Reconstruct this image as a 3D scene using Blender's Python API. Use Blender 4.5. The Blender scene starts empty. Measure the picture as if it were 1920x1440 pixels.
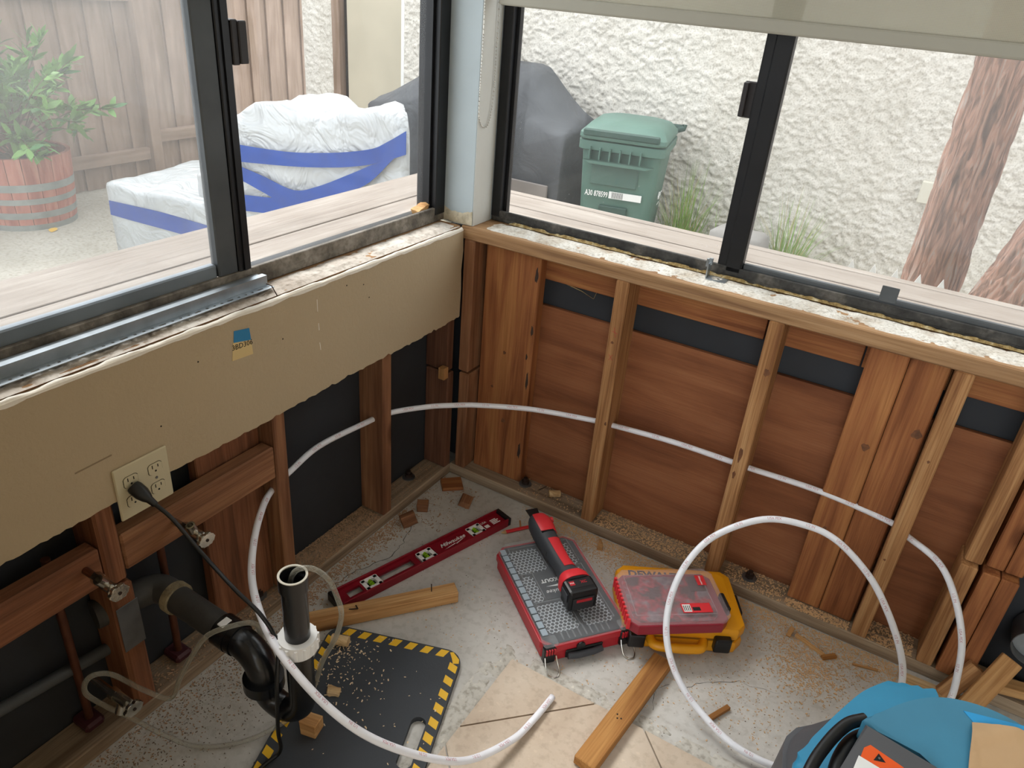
import bpy, bmesh, math, random
import numpy as np
from mathutils import Vector, Matrix, Euler, Quaternion

random.seed(7)
RNG = np.random.default_rng(7)
sc = bpy.context.scene
COL = sc.collection
PI = math.pi
R = math.radians

# ---------------------------------------------------------------- camera, sky, sun, exposure
cam_d = bpy.data.cameras.new('camera'); cam_d.sensor_width = 36; cam_d.lens = 36 * 1404.57 / 1920
cam_d.clip_start = .02; cam_d.clip_end = 60
cam = bpy.data.objects.new('camera', cam_d); COL.objects.link(cam)
_y, _p, _r = .4979, -.4962, .0877
_f = Vector((-math.sin(_y) * math.cos(_p), math.cos(_y) * math.cos(_p), math.sin(_p)))
_rt = Vector((math.cos(_y), math.sin(_y), 0)); _u = _rt.cross(_f)
_r2 = math.cos(_r) * _rt + math.sin(_r) * _u; _u2 = -math.sin(_r) * _rt + math.cos(_r) * _u
_m = Matrix((_r2, _u2, -_f)).transposed().to_4x4(); _m.translation = (1.1738, -1.769, 1.5114)
cam.matrix_world = _m
sc.camera = cam

world = bpy.data.worlds.new('sky'); sc.world = world; world.use_nodes = True
bg = world.node_tree.nodes['Background']; bg.inputs[0].default_value = (.92, .97, 1.0, 1); bg.inputs[1].default_value = 1.35
sun_d = bpy.data.lights.new('sun', 'SUN'); sun_d.energy = 1.6; sun_d.angle = R(24); sun_d.color = (1, .98, .95)
sun = bpy.data.objects.new('sun', sun_d); COL.objects.link(sun)
sun.rotation_euler = Vector((.62, -.22, -.95)).to_track_quat('-Z', 'Y').to_euler()
sc.view_settings.view_transform = 'Standard'; sc.view_settings.look = 'None'
sc.view_settings.exposure = 1.1; sc.view_settings.gamma = 1; sc.view_settings.use_curve_mapping = False
sc.cycles.use_denoising = True; sc.cycles.max_bounces = 8; sc.cycles.transparent_max_bounces = 16
sc.cycles.diffuse_bounces = 5; sc.cycles.sample_clamp_indirect = 6

# ---------------------------------------------------------------- helpers
def lin(c):
    if isinstance(c, str):
        c = [int(c[i:i + 2], 16) / 255 for i in (0, 2, 4)]
    return tuple(((v / 12.92) if v <= .04045 else ((v + .055) / 1.055) ** 2.4) for v in c[:3]) + (1,)

def new_mat(name):
    m = bpy.data.materials.new(name); m.use_nodes = True
    nt = m.node_tree; b = nt.nodes['Principled BSDF']
    return m, nt, b

def N(nt, t, **k):
    n = nt.nodes.new('ShaderNode' + t)
    for a, v in k.items():
        if a.startswith('i_'):
            key = a[2:]
            key = int(key) if key.isdigit() else key.replace('_', ' ')
            n.inputs[key].default_value = v
        else:
            setattr(n, a, v)
    return n

def ramp(nt, fac, stops):
    r = N(nt, 'ValToRGB'); e = r.color_ramp.elements
    while len(e) < len(stops): e.new(.5)
    for el, (p, c) in zip(e, stops):
        el.position = p; el.color = c if len(c) == 4 else lin(c)
    nt.links.new(fac, r.inputs[0]); return r

def plain(name, c, rough=.6, metal=0., spec=.5, bump=0., bscale=80, var=0., vscale=6, coat=0., trans=0., bdist=.004):
    """one colour, with slight wear (noise) in colour and relief"""
    m, nt, b = new_mat(name)
    col = lin(c)
    b.inputs['Base Color'].default_value = col; b.inputs['Roughness'].default_value = rough
    b.inputs['Metallic'].default_value = metal; b.inputs['Specular IOR Level'].default_value = spec
    b.inputs['Coat Weight'].default_value = coat
    b.inputs['Transmission Weight'].default_value = trans
    tc = N(nt, 'TexCoord')
    if var:
        n = N(nt, 'TexNoise', i_Scale=vscale, i_Detail=5.); nt.links.new(tc.outputs['Object'], n.inputs['Vector'])
        lo = tuple(v * (1 - var) for v in col[:3]) + (1,); hi = tuple(min(1, v * (1 + var)) for v in col[:3]) + (1,)
        r = ramp(nt, n.outputs['Fac'], [(.3, lo), (.7, hi)]); nt.links.new(r.outputs[0], b.inputs['Base Color'])
    if bump:
        n2 = N(nt, 'TexNoise', i_Scale=bscale, i_Detail=3., i_Distortion=(1.5 if bdist > .01 else 0.)); nt.links.new(tc.outputs['Object'], n2.inputs['Vector'])
        bp = N(nt, 'Bump', i_Strength=bump, i_Distance=bdist); nt.links.new(n2.outputs['Fac'], bp.inputs['Height'])
        nt.links.new(bp.outputs[0], b.inputs['Normal'])
    return m

def wood(name, c1, c2, c3=None, rough=.72, grain=1., knots=True, coarse=1.):
    """grain runs along the piece's own X axis"""
    m, nt, b = new_mat(name); L = nt.links.new
    tc = N(nt, 'TexCoord'); oi = N(nt, 'ObjectInfo')
    mul = N(nt, 'VectorMath', operation='SCALE'); mul.inputs[0].default_value = (7.3, 3.1, 5.7); L(oi.outputs['Random'], mul.inputs['Scale'])
    add = N(nt, 'VectorMath', operation='ADD'); L(tc.outputs['Object'], add.inputs[0]); L(mul.outputs[0], add.inputs[1])
    mp = N(nt, 'Mapping'); mp.inputs['Scale'].default_value = (1.3, 22 * coarse, 22 * coarse); L(add.outputs[0], mp.inputs[0])
    n1 = N(nt, 'TexNoise', i_Scale=1.6, i_Detail=5., i_Distortion=.8); L(mp.outputs[0], n1.inputs['Vector'])
    c3 = c3 or c1
    r1 = ramp(nt, n1.outputs['Fac'], [(.28, lin(c2)), (.5, lin(c1)), (.72, lin(c3))])
    mp2 = N(nt, 'Mapping'); mp2.inputs['Scale'].default_value = (4, 170, 170); L(add.outputs[0], mp2.inputs[0])
    n2 = N(nt, 'TexNoise', i_Scale=1.5, i_Detail=3.); L(mp2.outputs[0], n2.inputs['Vector'])
    r2 = ramp(nt, n2.outputs['Fac'], [(.35, (.62, .55, .5, 1)), (.6, (1, 1, 1, 1))])
    mx = N(nt, 'MixRGB', blend_type='MULTIPLY'); mx.inputs[0].default_value = .55 * grain
    L(r1.outputs[0], mx.inputs[1]); L(r2.outputs[0], mx.inputs[2])
    out = mx.outputs[0]
    # broad stain patches
    n3 = N(nt, 'TexNoise', i_Scale=3.2, i_Detail=4.); L(add.outputs[0], n3.inputs['Vector'])
    r3 = ramp(nt, n3.outputs['Fac'], [(.35, (.66, .6, .56, 1)), (.6, (1, 1, 1, 1))])
    mx3 = N(nt, 'MixRGB', blend_type='MULTIPLY'); mx3.inputs[0].default_value = .45; L(out, mx3.inputs[1]); L(r3.outputs[0], mx3.inputs[2]); out = mx3.outputs[0]
    if knots:
        mp4 = N(nt, 'Mapping'); mp4.inputs['Scale'].default_value = (2.6, 7, 7); L(add.outputs[0], mp4.inputs[0])
        v = N(nt, 'TexVoronoi', i_Scale=1.); L(mp4.outputs[0], v.inputs['Vector'])
        r4 = ramp(nt, v.outputs['Distance'], [(.05, (.25, .17, .12, 1)), (.13, (1, 1, 1, 1))])
        mx4 = N(nt, 'MixRGB', blend_type='MULTIPLY'); mx4.inputs[0].default_value = .75; L(out, mx4.inputs[1]); L(r4.outputs[0], mx4.inputs[2]); out = mx4.outputs[0]
    L(out, b.inputs['Base Color']); b.inputs['Roughness'].default_value = rough; b.inputs['Specular IOR Level'].default_value = .25
    bp = N(nt, 'Bump', i_Strength=.35, i_Distance=.003); L(n2.outputs['Fac'], bp.inputs['Height']); L(bp.outputs[0], b.inputs['Normal'])
    return m

def spotted(name, base, stops, scale, rough=.85, bump=.4, bdist=.004, scale2=None, det=8., mott=.8, mask2=None, coords='Object'):
    """mottled mineral surface: noise ramp and a second speckle"""
    m, nt, b = new_mat(name); L = nt.links.new
    tc = N(nt, 'TexCoord')
    n = N(nt, 'TexNoise', i_Scale=scale, i_Detail=det, i_Roughness=.62); L(tc.outputs[coords], n.inputs['Vector'])
    r = ramp(nt, n.outputs['Fac'], [(p, lin(c)) for p, c in stops]); out = r.outputs[0]
    if scale2:
        n2 = N(nt, 'TexNoise', i_Scale=scale2, i_Detail=4.); L(tc.outputs[coords], n2.inputs['Vector'])
        r2 = ramp(nt, n2.outputs['Fac'], [(.36, (.7, .68, .65, 1)), (.5, (1, 1, 1, 1)), (.66, (1.0, 1.0, 1.0, 1)), (.72, (1.25, 1.25, 1.22, 1))])
        mx = N(nt, 'MixRGB', blend_type='MULTIPLY'); mx.inputs[0].default_value = mott; L(out, mx.inputs[1]); L(r2.outputs[0], mx.inputs[2]); out = mx.outputs[0]
    L(out, b.inputs['Base Color']); b.inputs['Roughness'].default_value = rough; b.inputs['Specular IOR Level'].default_value = .3
    bp = N(nt, 'Bump', i_Strength=bump, i_Distance=bdist)
    nb = N(nt, 'TexNoise', i_Scale=(scale2 or scale * 6), i_Detail=4.); L(tc.outputs[coords], nb.inputs['Vector'])
    L(nb.outputs['Fac'], bp.inputs['Height']); L(bp.outputs[0], b.inputs['Normal'])
    return m

def glass(name, haze=.05, speck=.5, tint=(1, 1, 1)):
    """thin window glass: clear, with a faint mirror and a film of dust and splashes"""
    m, nt, b = new_mat(name); L = nt.links.new; nt.nodes.remove(b)
    out = nt.nodes['Material Output']
    tr = N(nt, 'BsdfTransparent'); tr.inputs[0].default_value = tint + (1,)
    gl = N(nt, 'BsdfGlossy', i_Roughness=.02); df = N(nt, 'BsdfDiffuse'); df.inputs[0].default_value = (.85, .86, .86, 1)
    tl = N(nt, 'BsdfTranslucent'); tl.inputs[0].default_value = (.85, .86, .86, 1)
    dd = N(nt, 'MixShader', i_0=.5); L(df.outputs[0], dd.inputs[1]); L(tl.outputs[0], dd.inputs[2])
    fr = N(nt, 'Fresnel', i_IOR=1.35)
    m1 = N(nt, 'MixShader'); ge = N(nt, 'NewGeometry'); inv = N(nt, 'Math', operation='SUBTRACT'); inv.inputs[0].default_value = 1.; L(ge.outputs['Backfacing'], inv.inputs[1])
    fk = N(nt, 'Math', operation='MULTIPLY'); L(fr.outputs[0], fk.inputs[0]); L(inv.outputs[0], fk.inputs[1]); L(fk.outputs[0], m1.inputs[0]); L(tr.outputs[0], m1.inputs[1]); L(gl.outputs[0], m1.inputs[2])
    tc = N(nt, 'TexCoord')
    n = N(nt, 'TexNoise', i_Scale=2.2, i_Detail=4.); L(tc.outputs['Object'], n.inputs['Vector'])
    v = N(nt, 'TexVoronoi', i_Scale=75.); L(tc.outputs['Object'], v.inputs['Vector'])
    rv0 = ramp(nt, v.outputs['Distance'], [(.07, (1, 1, 1, 1)), (.14, (0, 0, 0, 1))])
    sep = N(nt, 'SeparateColor'); L(v.outputs['Color'], sep.inputs[0]); gt = N(nt, 'Math', operation='GREATER_THAN'); L(sep.outputs[0], gt.inputs[0]); gt.inputs[1].default_value = .8
    rv = N(nt, 'Math', operation='MULTIPLY'); L(rv0.outputs[0], rv.inputs[0]); L(gt.outputs[0], rv.inputs[1])
    n4 = N(nt, 'TexNoise', i_Scale=5., i_Detail=2.); L(tc.outputs['Object'], n4.inputs['Vector'])
    r4 = ramp(nt, n4.outputs['Fac'], [(.48, (0, 0, 0, 1)), (.66, (1, 1, 1, 1))])
    k = N(nt, 'Math', operation='MULTIPLY'); L(rv.outputs[0], k.inputs[0]); L(r4.outputs[0], k.inputs[1])
    k2 = N(nt, 'Math', operation='MULTIPLY'); L(k.outputs[0], k2.inputs[0]); k2.inputs[1].default_value = speck
    k3 = N(nt, 'Math', operation='MULTIPLY_ADD'); L(n.outputs['Fac'], k3.inputs[0]); k3.inputs[1].default_value = haze * 2; L(k2.outputs[0], k3.inputs[2])
    k4 = N(nt, 'Math', operation='MINIMUM'); L(k3.outputs[0], k4.inputs[0]); k4.inputs[1].default_value = .9
    m2 = N(nt, 'MixShader'); L(k4.outputs[0], m2.inputs[0]); L(m1.outputs[0], m2.inputs[1]); L(dd.outputs[0], m2.inputs[2])
    L(m2.outputs[0], out.inputs[0]); return m

def clear_plastic(name, c, opac=.25, rough=.12, edge=.5):
    m, nt, b = new_mat(name); L = nt.links.new
    out = nt.nodes['Material Output']; tr = N(nt, 'BsdfTransparent'); tr.inputs[0].default_value = (.97, .97, .97, 1)
    b.inputs['Base Color'].default_value = lin(c); b.inputs['Roughness'].default_value = rough
    lw = N(nt, 'LayerWeight', i_Blend=.25)
    k = N(nt, 'Math', operation='MULTIPLY_ADD'); L(lw.outputs['Facing'], k.inputs[0]); k.inputs[1].default_value = edge; k.inputs[2].default_value = opac
    mx = N(nt, 'MixShader'); L(k.outputs[0], mx.inputs[0]); L(tr.outputs[0], mx.inputs[1]); L(b.outputs[0], mx.inputs[2])
    L(mx.outputs[0], out.inputs[0]); return m

def W(o):
    if o is None: return Matrix.Identity(4)
    return (W(o.parent) @ o.matrix_parent_inverse @ o.matrix_basis) if o.parent else o.matrix_basis.copy()

def attach(o, parent, local):
    if parent is None: return
    o.parent = parent
    o.matrix_parent_inverse = Matrix.Identity(4) if local else W(parent).inverted()

def tag(o, label=None, cat=None, group=None, kind=None):
    if label: o['label'] = label
    if cat: o['category'] = cat
    if group: o['group'] = group
    if kind: o['kind'] = kind
    return o

def thing(name, label, cat, loc=(0, 0, 0), rz=0., group=None, kind=None, rot=None):
    o = bpy.data.objects.new(name, None); COL.objects.link(o); o.empty_display_size = .05
    o.location = loc; o.rotation_euler = rot or (0, 0, rz)
    return tag(o, label, cat, group, kind)

class MB:
    """collects shapes into one bmesh, then links them as one mesh object"""
    def __init__(s): s.bm = bmesh.new()
    def box(s, lo, hi, bev=0., mtx=None, seg=1):
        lo, hi = Vector(lo), Vector(hi)
        r = bmesh.ops.create_cube(s.bm, size=1)['verts']
        bmesh.ops.scale(s.bm, vec=hi - lo, verts=r); bmesh.ops.translate(s.bm, vec=(lo + hi) / 2, verts=r)
        if bev:
            ed = list({e for v in r for e in v.link_edges})
            q = bmesh.ops.bevel(s.bm, geom=ed, offset=bev, segments=seg, affect='EDGES', profile=.5)
            r = list({v for f in q['faces'] for v in f.verts})
        if mtx is not None: bmesh.ops.transform(s.bm, matrix=mtx, verts=r)
        return s
    def cyl(s, a, b, r, r2=None, n=20, cap=True):
        a, b = Vector(a), Vector(b); d = b - a
        q = bmesh.ops.create_cone(s.bm, cap_ends=cap, segments=n, radius1=r, radius2=r if r2 is None else r2, depth=d.length)['verts']
        m = d.to_track_quat('Z', 'Y').to_matrix().to_4x4(); m.translation = (a + b) / 2
        bmesh.ops.transform(s.bm, matrix=m, verts=q); return s
    def ball(s, c, r, sub=2, scale=(1, 1, 1)):
        q = bmesh.ops.create_icosphere(s.bm, subdivisions=sub, radius=r)['verts']
        bmesh.ops.scale(s.bm, vec=scale, verts=q); bmesh.ops.translate(s.bm, vec=c, verts=q); return s
    def ring(s, a, b, ro, ri, n=28):
        """hollow cylinder from a to b"""
        a, b = Vector(a), Vector(b); m = (b - a).to_track_quat('Z', 'Y').to_matrix()
        vs = []
        for c, rr in ((a, ro), (b, ro), (b, ri), (a, ri)):
            vs.append([s.bm.verts.new(c + m @ Vector((math.cos(2 * PI * i / n) * rr, math.sin(2 * PI * i / n) * rr, 0))) for i in range(n)])
        for k in range(4):
            p, q = vs[k], vs[(k + 1) % 4]
            for i in range(n): s.bm.faces.new((p[i], p[(i + 1) % n], q[(i + 1) % n], q[i]))
        return s
    def prism(s, poly, z0, z1, mtx=None, bev=0.):
        """poly [(x,y)] ccw extruded z0..z1"""
        lo = [s.bm.verts.new((x, y, z0)) for x, y in poly]; hi = [s.bm.verts.new((x, y, z1)) for x, y in poly]; n = len(poly)
        fs = [s.bm.faces.new(list(reversed(lo))), s.bm.faces.new(hi)]
        for i in range(n): fs.append(s.bm.faces.new((lo[i], lo[(i + 1) % n], hi[(i + 1) % n], hi[i])))
        vs = lo + hi
        if bev:
            ed = list({e for f in fs[:2] for e in f.edges})
            q = bmesh.ops.bevel(s.bm, geom=ed, offset=bev, segments=2, affect='EDGES', profile=.5)
            vs = list({v for v in vs if v.is_valid} | {v for f in q['faces'] for v in f.verts})
        if mtx is not None: bmesh.ops.transform(s.bm, matrix=mtx, verts=vs)
        return s
    def loft(s, rings, close=True, cap=True):
        vs = [[s.bm.verts.new(p) for p in r] for r in rings]; n = len(rings[0])
        if n == 2: close = cap = False
        for a, b in zip(vs, vs[1:]):
            for i in range(n if close else n - 1):
                s.bm.faces.new((a[i], a[(i + 1) % n], b[(i + 1) % n], b[i]))
        if cap: s.bm.faces.new(list(reversed(vs[0]))); s.bm.faces.new(vs[-1])
        return s
    def tube(s, pts, r, n=10, cap=True, inner=None):
        pts = [Vector(p) for p in pts]; T = []
        for i in range(len(pts)):
            T.append((pts[min(i + 1, len(pts) - 1)] - pts[max(i - 1, 0)]).normalized())
        x = T[0].orthogonal().normalized(); rings = []
        for i, p in enumerate(pts):
            x = (x - T[i] * x.dot(T[i])).normalized(); y = T[i].cross(x)
            rr = r[i] if isinstance(r, (list, tuple)) else r
            rings.append([p + (x * math.cos(2 * PI * k / n) + y * math.sin(2 * PI * k / n)) * rr for k in range(n)])
        return s.loft(rings, cap=cap)
    def build(s, name, mat, parent=None, local=False, smooth=False, mtx=None, recalc=True):
        if recalc: bmesh.ops.recalc_face_normals(s.bm, faces=s.bm.faces)
        me = bpy.data.meshes.new(name); s.bm.to_mesh(me); s.bm.free()
        return link(name, me, mat, parent, local, smooth, mtx)

def link(name, me, mat, parent=None, local=False, smooth=False, mtx=None):
    o = bpy.data.objects.new(name, me); COL.objects.link(o)
    if mat is not None and not me.materials: me.materials.append(mat)
    if mtx is not None: o.matrix_basis = mtx
    if smooth:
        for p in me.polygons: p.use_smooth = True
        if smooth != 'all':
            try: me.set_sharp_from_angle(angle=R(38))
            except Exception: pass
    attach(o, parent, local); return o

_beam_cache = {}
def beam(name, a, b, w, h, mat, parent=None, up=(0, 0, 1), bev=.002, local=False):
    """straight timber from a to b, own X along its length; w sideways, h along up"""
    a, b, up = Vector(a), Vector(b), Vector(up); x = (b - a).normalized()
    y = up.cross(x).normalized(); z = x.cross(y)
    m = Matrix((x, y, z)).transposed().to_4x4(); m.translation = (a + b) / 2
    l = (b - a).length
    return MB().box((-l / 2, -w / 2, -h / 2), (l / 2, w / 2, h / 2), bev).build(name, mat, parent, local, mtx=m)

def beam_box(name, lo, hi, ax, mat, parent=None, bev=.002):
    """axis-aligned timber filling lo..hi, grain along axis ax"""
    lo, hi = Vector(lo), Vector(hi); c = (lo + hi) / 2; d = hi - lo
    a = c.copy(); b = c.copy(); a[ax] = lo[ax]; b[ax] = hi[ax]
    if ax == 2: return beam(name, a, b, d.x, d.y, mat, parent, up=(0, 1, 0), bev=bev)
    if ax == 0: return beam(name, a, b, d.y, d.z, mat, parent, bev=bev)
    return beam(name, a, b, d.x, d.z, mat, parent, bev=bev)

def spline(pts, per=8):
    pts = [Vector(p) for p in pts]; P = [2 * pts[0] - pts[1]] + pts + [2 * pts[-1] - pts[-2]]; out = []
    for i in range(1, len(P) - 2):
        p0, p1, p2, p3 = P[i - 1:i + 3]
        for k in range(per):
            t = k / per
            out.append(.5 * ((2 * p1) + (p2 - p0) * t + (2 * p0 - 5 * p1 + 4 * p2 - p3) * t * t + (3 * p1 - p0 - 3 * p2 + p3) * t ** 3))
    out.append(pts[-1]); return out

def text(name, s, size, mtx, mat, parent=None, local=True, ext=.0004, shear=0., bold=0., align='CENTER', sx=1.):
    c = bpy.data.curves.new(name, 'FONT'); c.body = s; c.size = size; c.extrude = ext; c.shear = shear; c.offset = bold
    c.align_x = align; c.align_y = 'CENTER'; c.resolution_u = 2
    c.materials.append(mat); o = bpy.data.objects.new(name, c); COL.objects.link(o)
    o.matrix_basis = mtx @ Matrix.Diagonal((sx, 1, 1, 1)); attach(o, parent, local); return o

def frame_mtx(o, x, y):
    """matrix with origin o, X along x, Y towards y"""
    x = Vector(x).normalized(); z = x.cross(Vector(y)).normalized(); y = z.cross(x)
    m = Matrix((x, y, z)).transposed().to_4x4(); m.translation = o; return m

def vnoise(X, Y, seed=0):
    """smooth value noise on arrays"""
    r = np.random.default_rng(seed).random((256, 256))
    xi, yi = np.floor(X).astype(int), np.floor(Y).astype(int); fx, fy = X - xi, Y - yi
    fx = fx * fx * (3 - 2 * fx); fy = fy * fy * (3 - 2 * fy)
    g = lambda a, b: r[a % 256, b % 256]
    return (g(xi, yi) * (1 - fx) + g(xi + 1, yi) * fx) * (1 - fy) + (g(xi, yi + 1) * (1 - fx) + g(xi + 1, yi + 1) * fx) * fy

def fbm(X, Y, seed=0, o=4):
    t = 0; a = .5
    for k in range(o):
        t = t + a * vnoise(X * 2 ** k + 17.3 * k, Y * 2 ** k + 9.1 * k, seed + k); a *= .5
    return t

def grid_mesh(name, P):
    """P array (nu,nv,3) -> quad mesh"""
    nu, nv = P.shape[:2]; me = bpy.data.meshes.new(name)
    idx = np.arange(nu * nv).reshape(nu, nv)
    f = np.stack([idx[:-1, :-1], idx[1:, :-1], idx[1:, 1:], idx[:-1, 1:]], -1).reshape(-1, 4)
    me.vertices.add(nu * nv); me.vertices.foreach_set('co', P.reshape(-1).astype(np.float32))
    me.loops.add(len(f) * 4); me.polygons.add(len(f))
    me.polygons.foreach_set('loop_start', np.arange(0, len(f) * 4, 4)); me.loops.foreach_set('vertex_index', f.reshape(-1))
    me.update(calc_edges=True); me.validate(); return me

def soft_box(size, cuts=10, smooth=3, fn=None):
    """subdivided box, edges rounded by relaxing, then shaped by fn(co)->co; z from 0 up"""
    bm = bmesh.new(); bmesh.ops.create_cube(bm, size=1)
    bmesh.ops.subdivide_edges(bm, edges=bm.edges, cuts=cuts, use_grid_fill=True)
    for v in bm.verts: v.co = Vector((v.co.x * size[0], v.co.y * size[1], (v.co.z + .5) * size[2]))
    for _ in range(smooth): bmesh.ops.smooth_vert(bm, verts=bm.verts, factor=.5, use_axis_x=True, use_axis_y=True, use_axis_z=True)
    if fn:
        for v in bm.verts: v.co = fn(v.co)
    s = MB(); s.bm.free(); s.bm = bm; return s

def nz(p, f, seed=0):
    from mathutils import noise
    return noise.noise(Vector((p[0] * f + seed * 3.1, p[1] * f + seed * 1.7, p[2] * f)))

# ---------------------------------------------------------------- materials
STUD = wood('fir framing lumber', 'b5875a', '8a5e3b', 'c69c6e', grain=1.45)
STUD_OLD = wood('old brown framing lumber', '94694c', '704a34', 'ab7d5a', knots=True)
PLANK_LEFT = wood('dull brown plank', '8a5b41', '67432f', '9c6d4f')
STUD_DARK = wood('dark aged lumber', '6e4b39', '50352a', '835c47')
PLANK_RED = wood('red cedar plank', 'a36a42', '7d4b2d', 'b8814f', coarse=.8)
PLY = wood('red-brown plywood', '915d3d', '75472e', 'a06b49', knots=False, coarse=.35, grain=.5)
PLATE = wood('weathered sill timber', '9b8974', '73614e', 'b3a088', coarse=.9)
SILLW = wood('window sill timber', 'a8845f', '805f45', 'bc9a75')
DECK = wood('bleached deck board', '9b9289', '8a8178', 'a69e95', grain=.7, coarse=.7, knots=False)
FENCE = wood('brown stained fence board', '97827a'.replace('7a','73'), '86715f', 'a59080', grain=.45, coarse=.5, knots=False)
FRESH = wood('fresh cut lumber', 'c99b66', 'ab7a48', 'd9b07c', coarse=.8)
BROWNB = wood('brown scrap board', 'a5733f', '7f5129', 'b9884f', coarse=.8)
PALE = wood('pale round wood', 'd8b98a', 'b99565', 'e6cda4', knots=False)
FELT = plain('black building felt', '2b2e33', .8, bump=.25, bscale=30, var=.25, vscale=4)
DRY = plain('cream textured drywall', 'b3a184', .85, bump=.35, bscale=120, var=.05, vscale=2.)
PAPER_EDGE = plain('torn white drywall paper', 'ece6da', .9, bump=.4, bscale=60)
PLASTER = spotted('crumbled white plaster on wood', None, [(.30, 'a9967f'), (.42, 'c9c0b2'), (.58, 'dedad1')], 14, bump=.9, bdist=.006, scale2=130)
PLASTER2 = spotted('grey flaking plaster', None, [(.30, 'a39587'), (.45, 'c2b8ad'), (.62, 'dad4cb')], 7, bump=.7, bdist=.006, scale2=70)
CONC = spotted('grey concrete slab', None, [(.25, 'aaa7a0'), (.5, 'bebbb5'), (.75, 'cccac5')], 2.4, bump=.2, scale2=55, mott=.4)
TILE = spotted('beige stone-look tile', None, [(.25, 'b09d89'), (.5, 'bfae9b'), (.75, 'cabcab')], 6, rough=.55, bump=.12, scale2=60, mott=.4)
THINSET = spotted('pale thinset mortar', None, [(.3, 'aca89f'), (.6, 'c3bfb6')], 20, bump=.6, scale2=80)
PATIO = spotted('pale patio concrete', None, [(.3, 'a9a497'), (.6, 'b7b2a6'), (.8, 'c0bcb1')], 3, bump=.15, scale2=60)
STUCCO = spotted('cream stucco', None, [(.3, 'cdc8be'), (.6, 'd8d3ca')], 3, rough=.95, bump=.5, bdist=.004, scale2=110)
BEIGE = plain('beige painted board', 'bdb4a0', .8, var=.08, vscale=3, bump=.1)
ALU_DK = plain('black window frame', '1b1c1f', .42, .3, var=.3, vscale=9)
ALU_MID = plain('dusty bronze window frame', '4d5154', .5, .3, var=.25, vscale=8)
ALU_RAIL = plain('dusty blue-grey window rail', '79828a', .5, .25, var=.2, vscale=6)
ALU_TRACK = spotted('oxidised grimy window track', None, [(.3, '4b4640'), (.52, '7b746a'), (.7, '9b948a')], 16, rough=.6, bump=.4, scale2=90)
ALU_TRACKB = spotted('grimy black window track', None, [(.3, '232322'), (.52, '3f3e3c'), (.7, '66625c')], 16, rough=.6, bump=.4, scale2=90)
CRUST = spotted('yellow-brown caulk crust', None, [(.3, '6b5530'), (.5, 'a58d5c'), (.7, 'd9cba5')], 60, bump=.9, bdist=.006, scale2=150)
POSTP = plain('pale blue painted post', 'b3bfc4', .6, var=.06, vscale=5, bump=.25, bscale=35)
POSTG = plain('pale grey painted post face', 'c0c0ba', .6, var=.05, vscale=5, bump=.2, bscale=35)
POSTB = spotted('bare cream patch of chipped paint', None, [(.3, 'b7a98c'), (.6, 'd8cfb8')], 14, bump=.5, scale2=60)
GLASS = glass('dusty window glass', .025, .5)
GLASS2 = glass('window glass behind an insect screen', .12, .5, (.93, .93, .93))
GLASS3 = glass('window glass with a light film', .05, .2, (.97, .97, .97))
WHITE = plain('white', 'e8e8e6', .5)
BLACKP = plain('black plastic', '111214', .42, var=.15)
ABS = plain('black drain pipe', '101215', .25, var=.25, vscale=12, bump=.05)
ABSD = plain('dusty old drain pipe', '3d3c3a', .7, var=.3, vscale=14, bump=.2)
CHROME = plain('worn chrome', 'c9c6be', .25, 1., var=.25, vscale=40, bump=.1)
COPPER = plain('dull copper pipe', '633c2b', .55, .6, var=.3, vscale=20)
GALV = plain('galvanised steel', 'a8b0b6', .38, .85, var=.12, vscale=30)
STEEL = plain('grey steel', '6f7072', .5, .7, var=.2, vscale=20)
NAILM = plain('rusty nail', '3a2c26', .6, .5)
IVORY = plain('ivory wall plate', 'c6bc9d', .45, var=.03)
SLOT = plain('dark slot', '1a1512', .9)
BLUETAPE = plain('blue tape', '2f7fae', .7, bump=.1)
MASK = plain('tan masking paper', 'd6bd86', .85, bump=.1)
INK = plain('black ink', '141414', .8)
RED = plain('red tool plastic', 'b3202b', .42, var=.06)
REDB = plain('bright red tool plastic', 'd9323a', .4)
DKRED = plain('dark red aluminium', '8f1527', .38, .3, var=.08)
DKGREY = plain('charcoal rubber', '3b3e43', .6, var=.1)
CLEAR = clear_plastic('clear polycarbonate lid', 'd7dde2', .05, .08, .22)
PINKLID = clear_plastic('translucent frosted lid', 'e3cfd3', .10, .2, .25)
YELLOW = plain('yellow tool case plastic', 'e39a12', .42, var=.05)
HAZ = plain('yellow hazard stripe', 'e3b21c', .6, var=.08)
RUBBER = plain('charcoal rubber mat', '34383d', .7, var=.15, bump=.2, bscale=200)
VIAL = plain('green vial fluid', '86b71f', .15)
PEX = plain('white pex tubing', 'e9eaf0', .3, var=.03, vscale=30)
PEXINK = plain('faded red print', 'c79a9f', .6)
VINYL = clear_plastic('cloudy vinyl tubing', 'a9a698', .26, .3)
VACBLUE = plain('teal blue tool housing', '2f92bb', .5, var=.06, vscale=8)
VACBLUE2 = plain('greyer blue tool housing', '3f86a6', .6, var=.08, vscale=8)
VACGREY = plain('dark grey tool housing', '55565a', .6, var=.06)
ORANGE = plain('orange warning label', 'ea5b1e', .5)
LBLUE = plain('bright blue sticker', '1f9ede', .45)
KRAFT = plain('kraft paper', 'c9a67e', .85, bump=.2, bscale=20)
PLASTICW = plain('white plastic sheeting', 'b7babc', .32, var=.06, vscale=4, bump=.9, bscale=4.5, bdist=.06)
PLASTICG = plain('frosted plastic sheeting', 'adb2b4', .4, var=.08, vscale=5, bump=.8, bscale=5, bdist=.05)
TAPEB = plain('blue wrapping tape', '0b3d8f', .45, var=.12, vscale=14)
COVER = plain('faded black grill cover', '46484c', .8, var=.18, vscale=4, bump=.6, bscale=3.5, bdist=.05)
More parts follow.
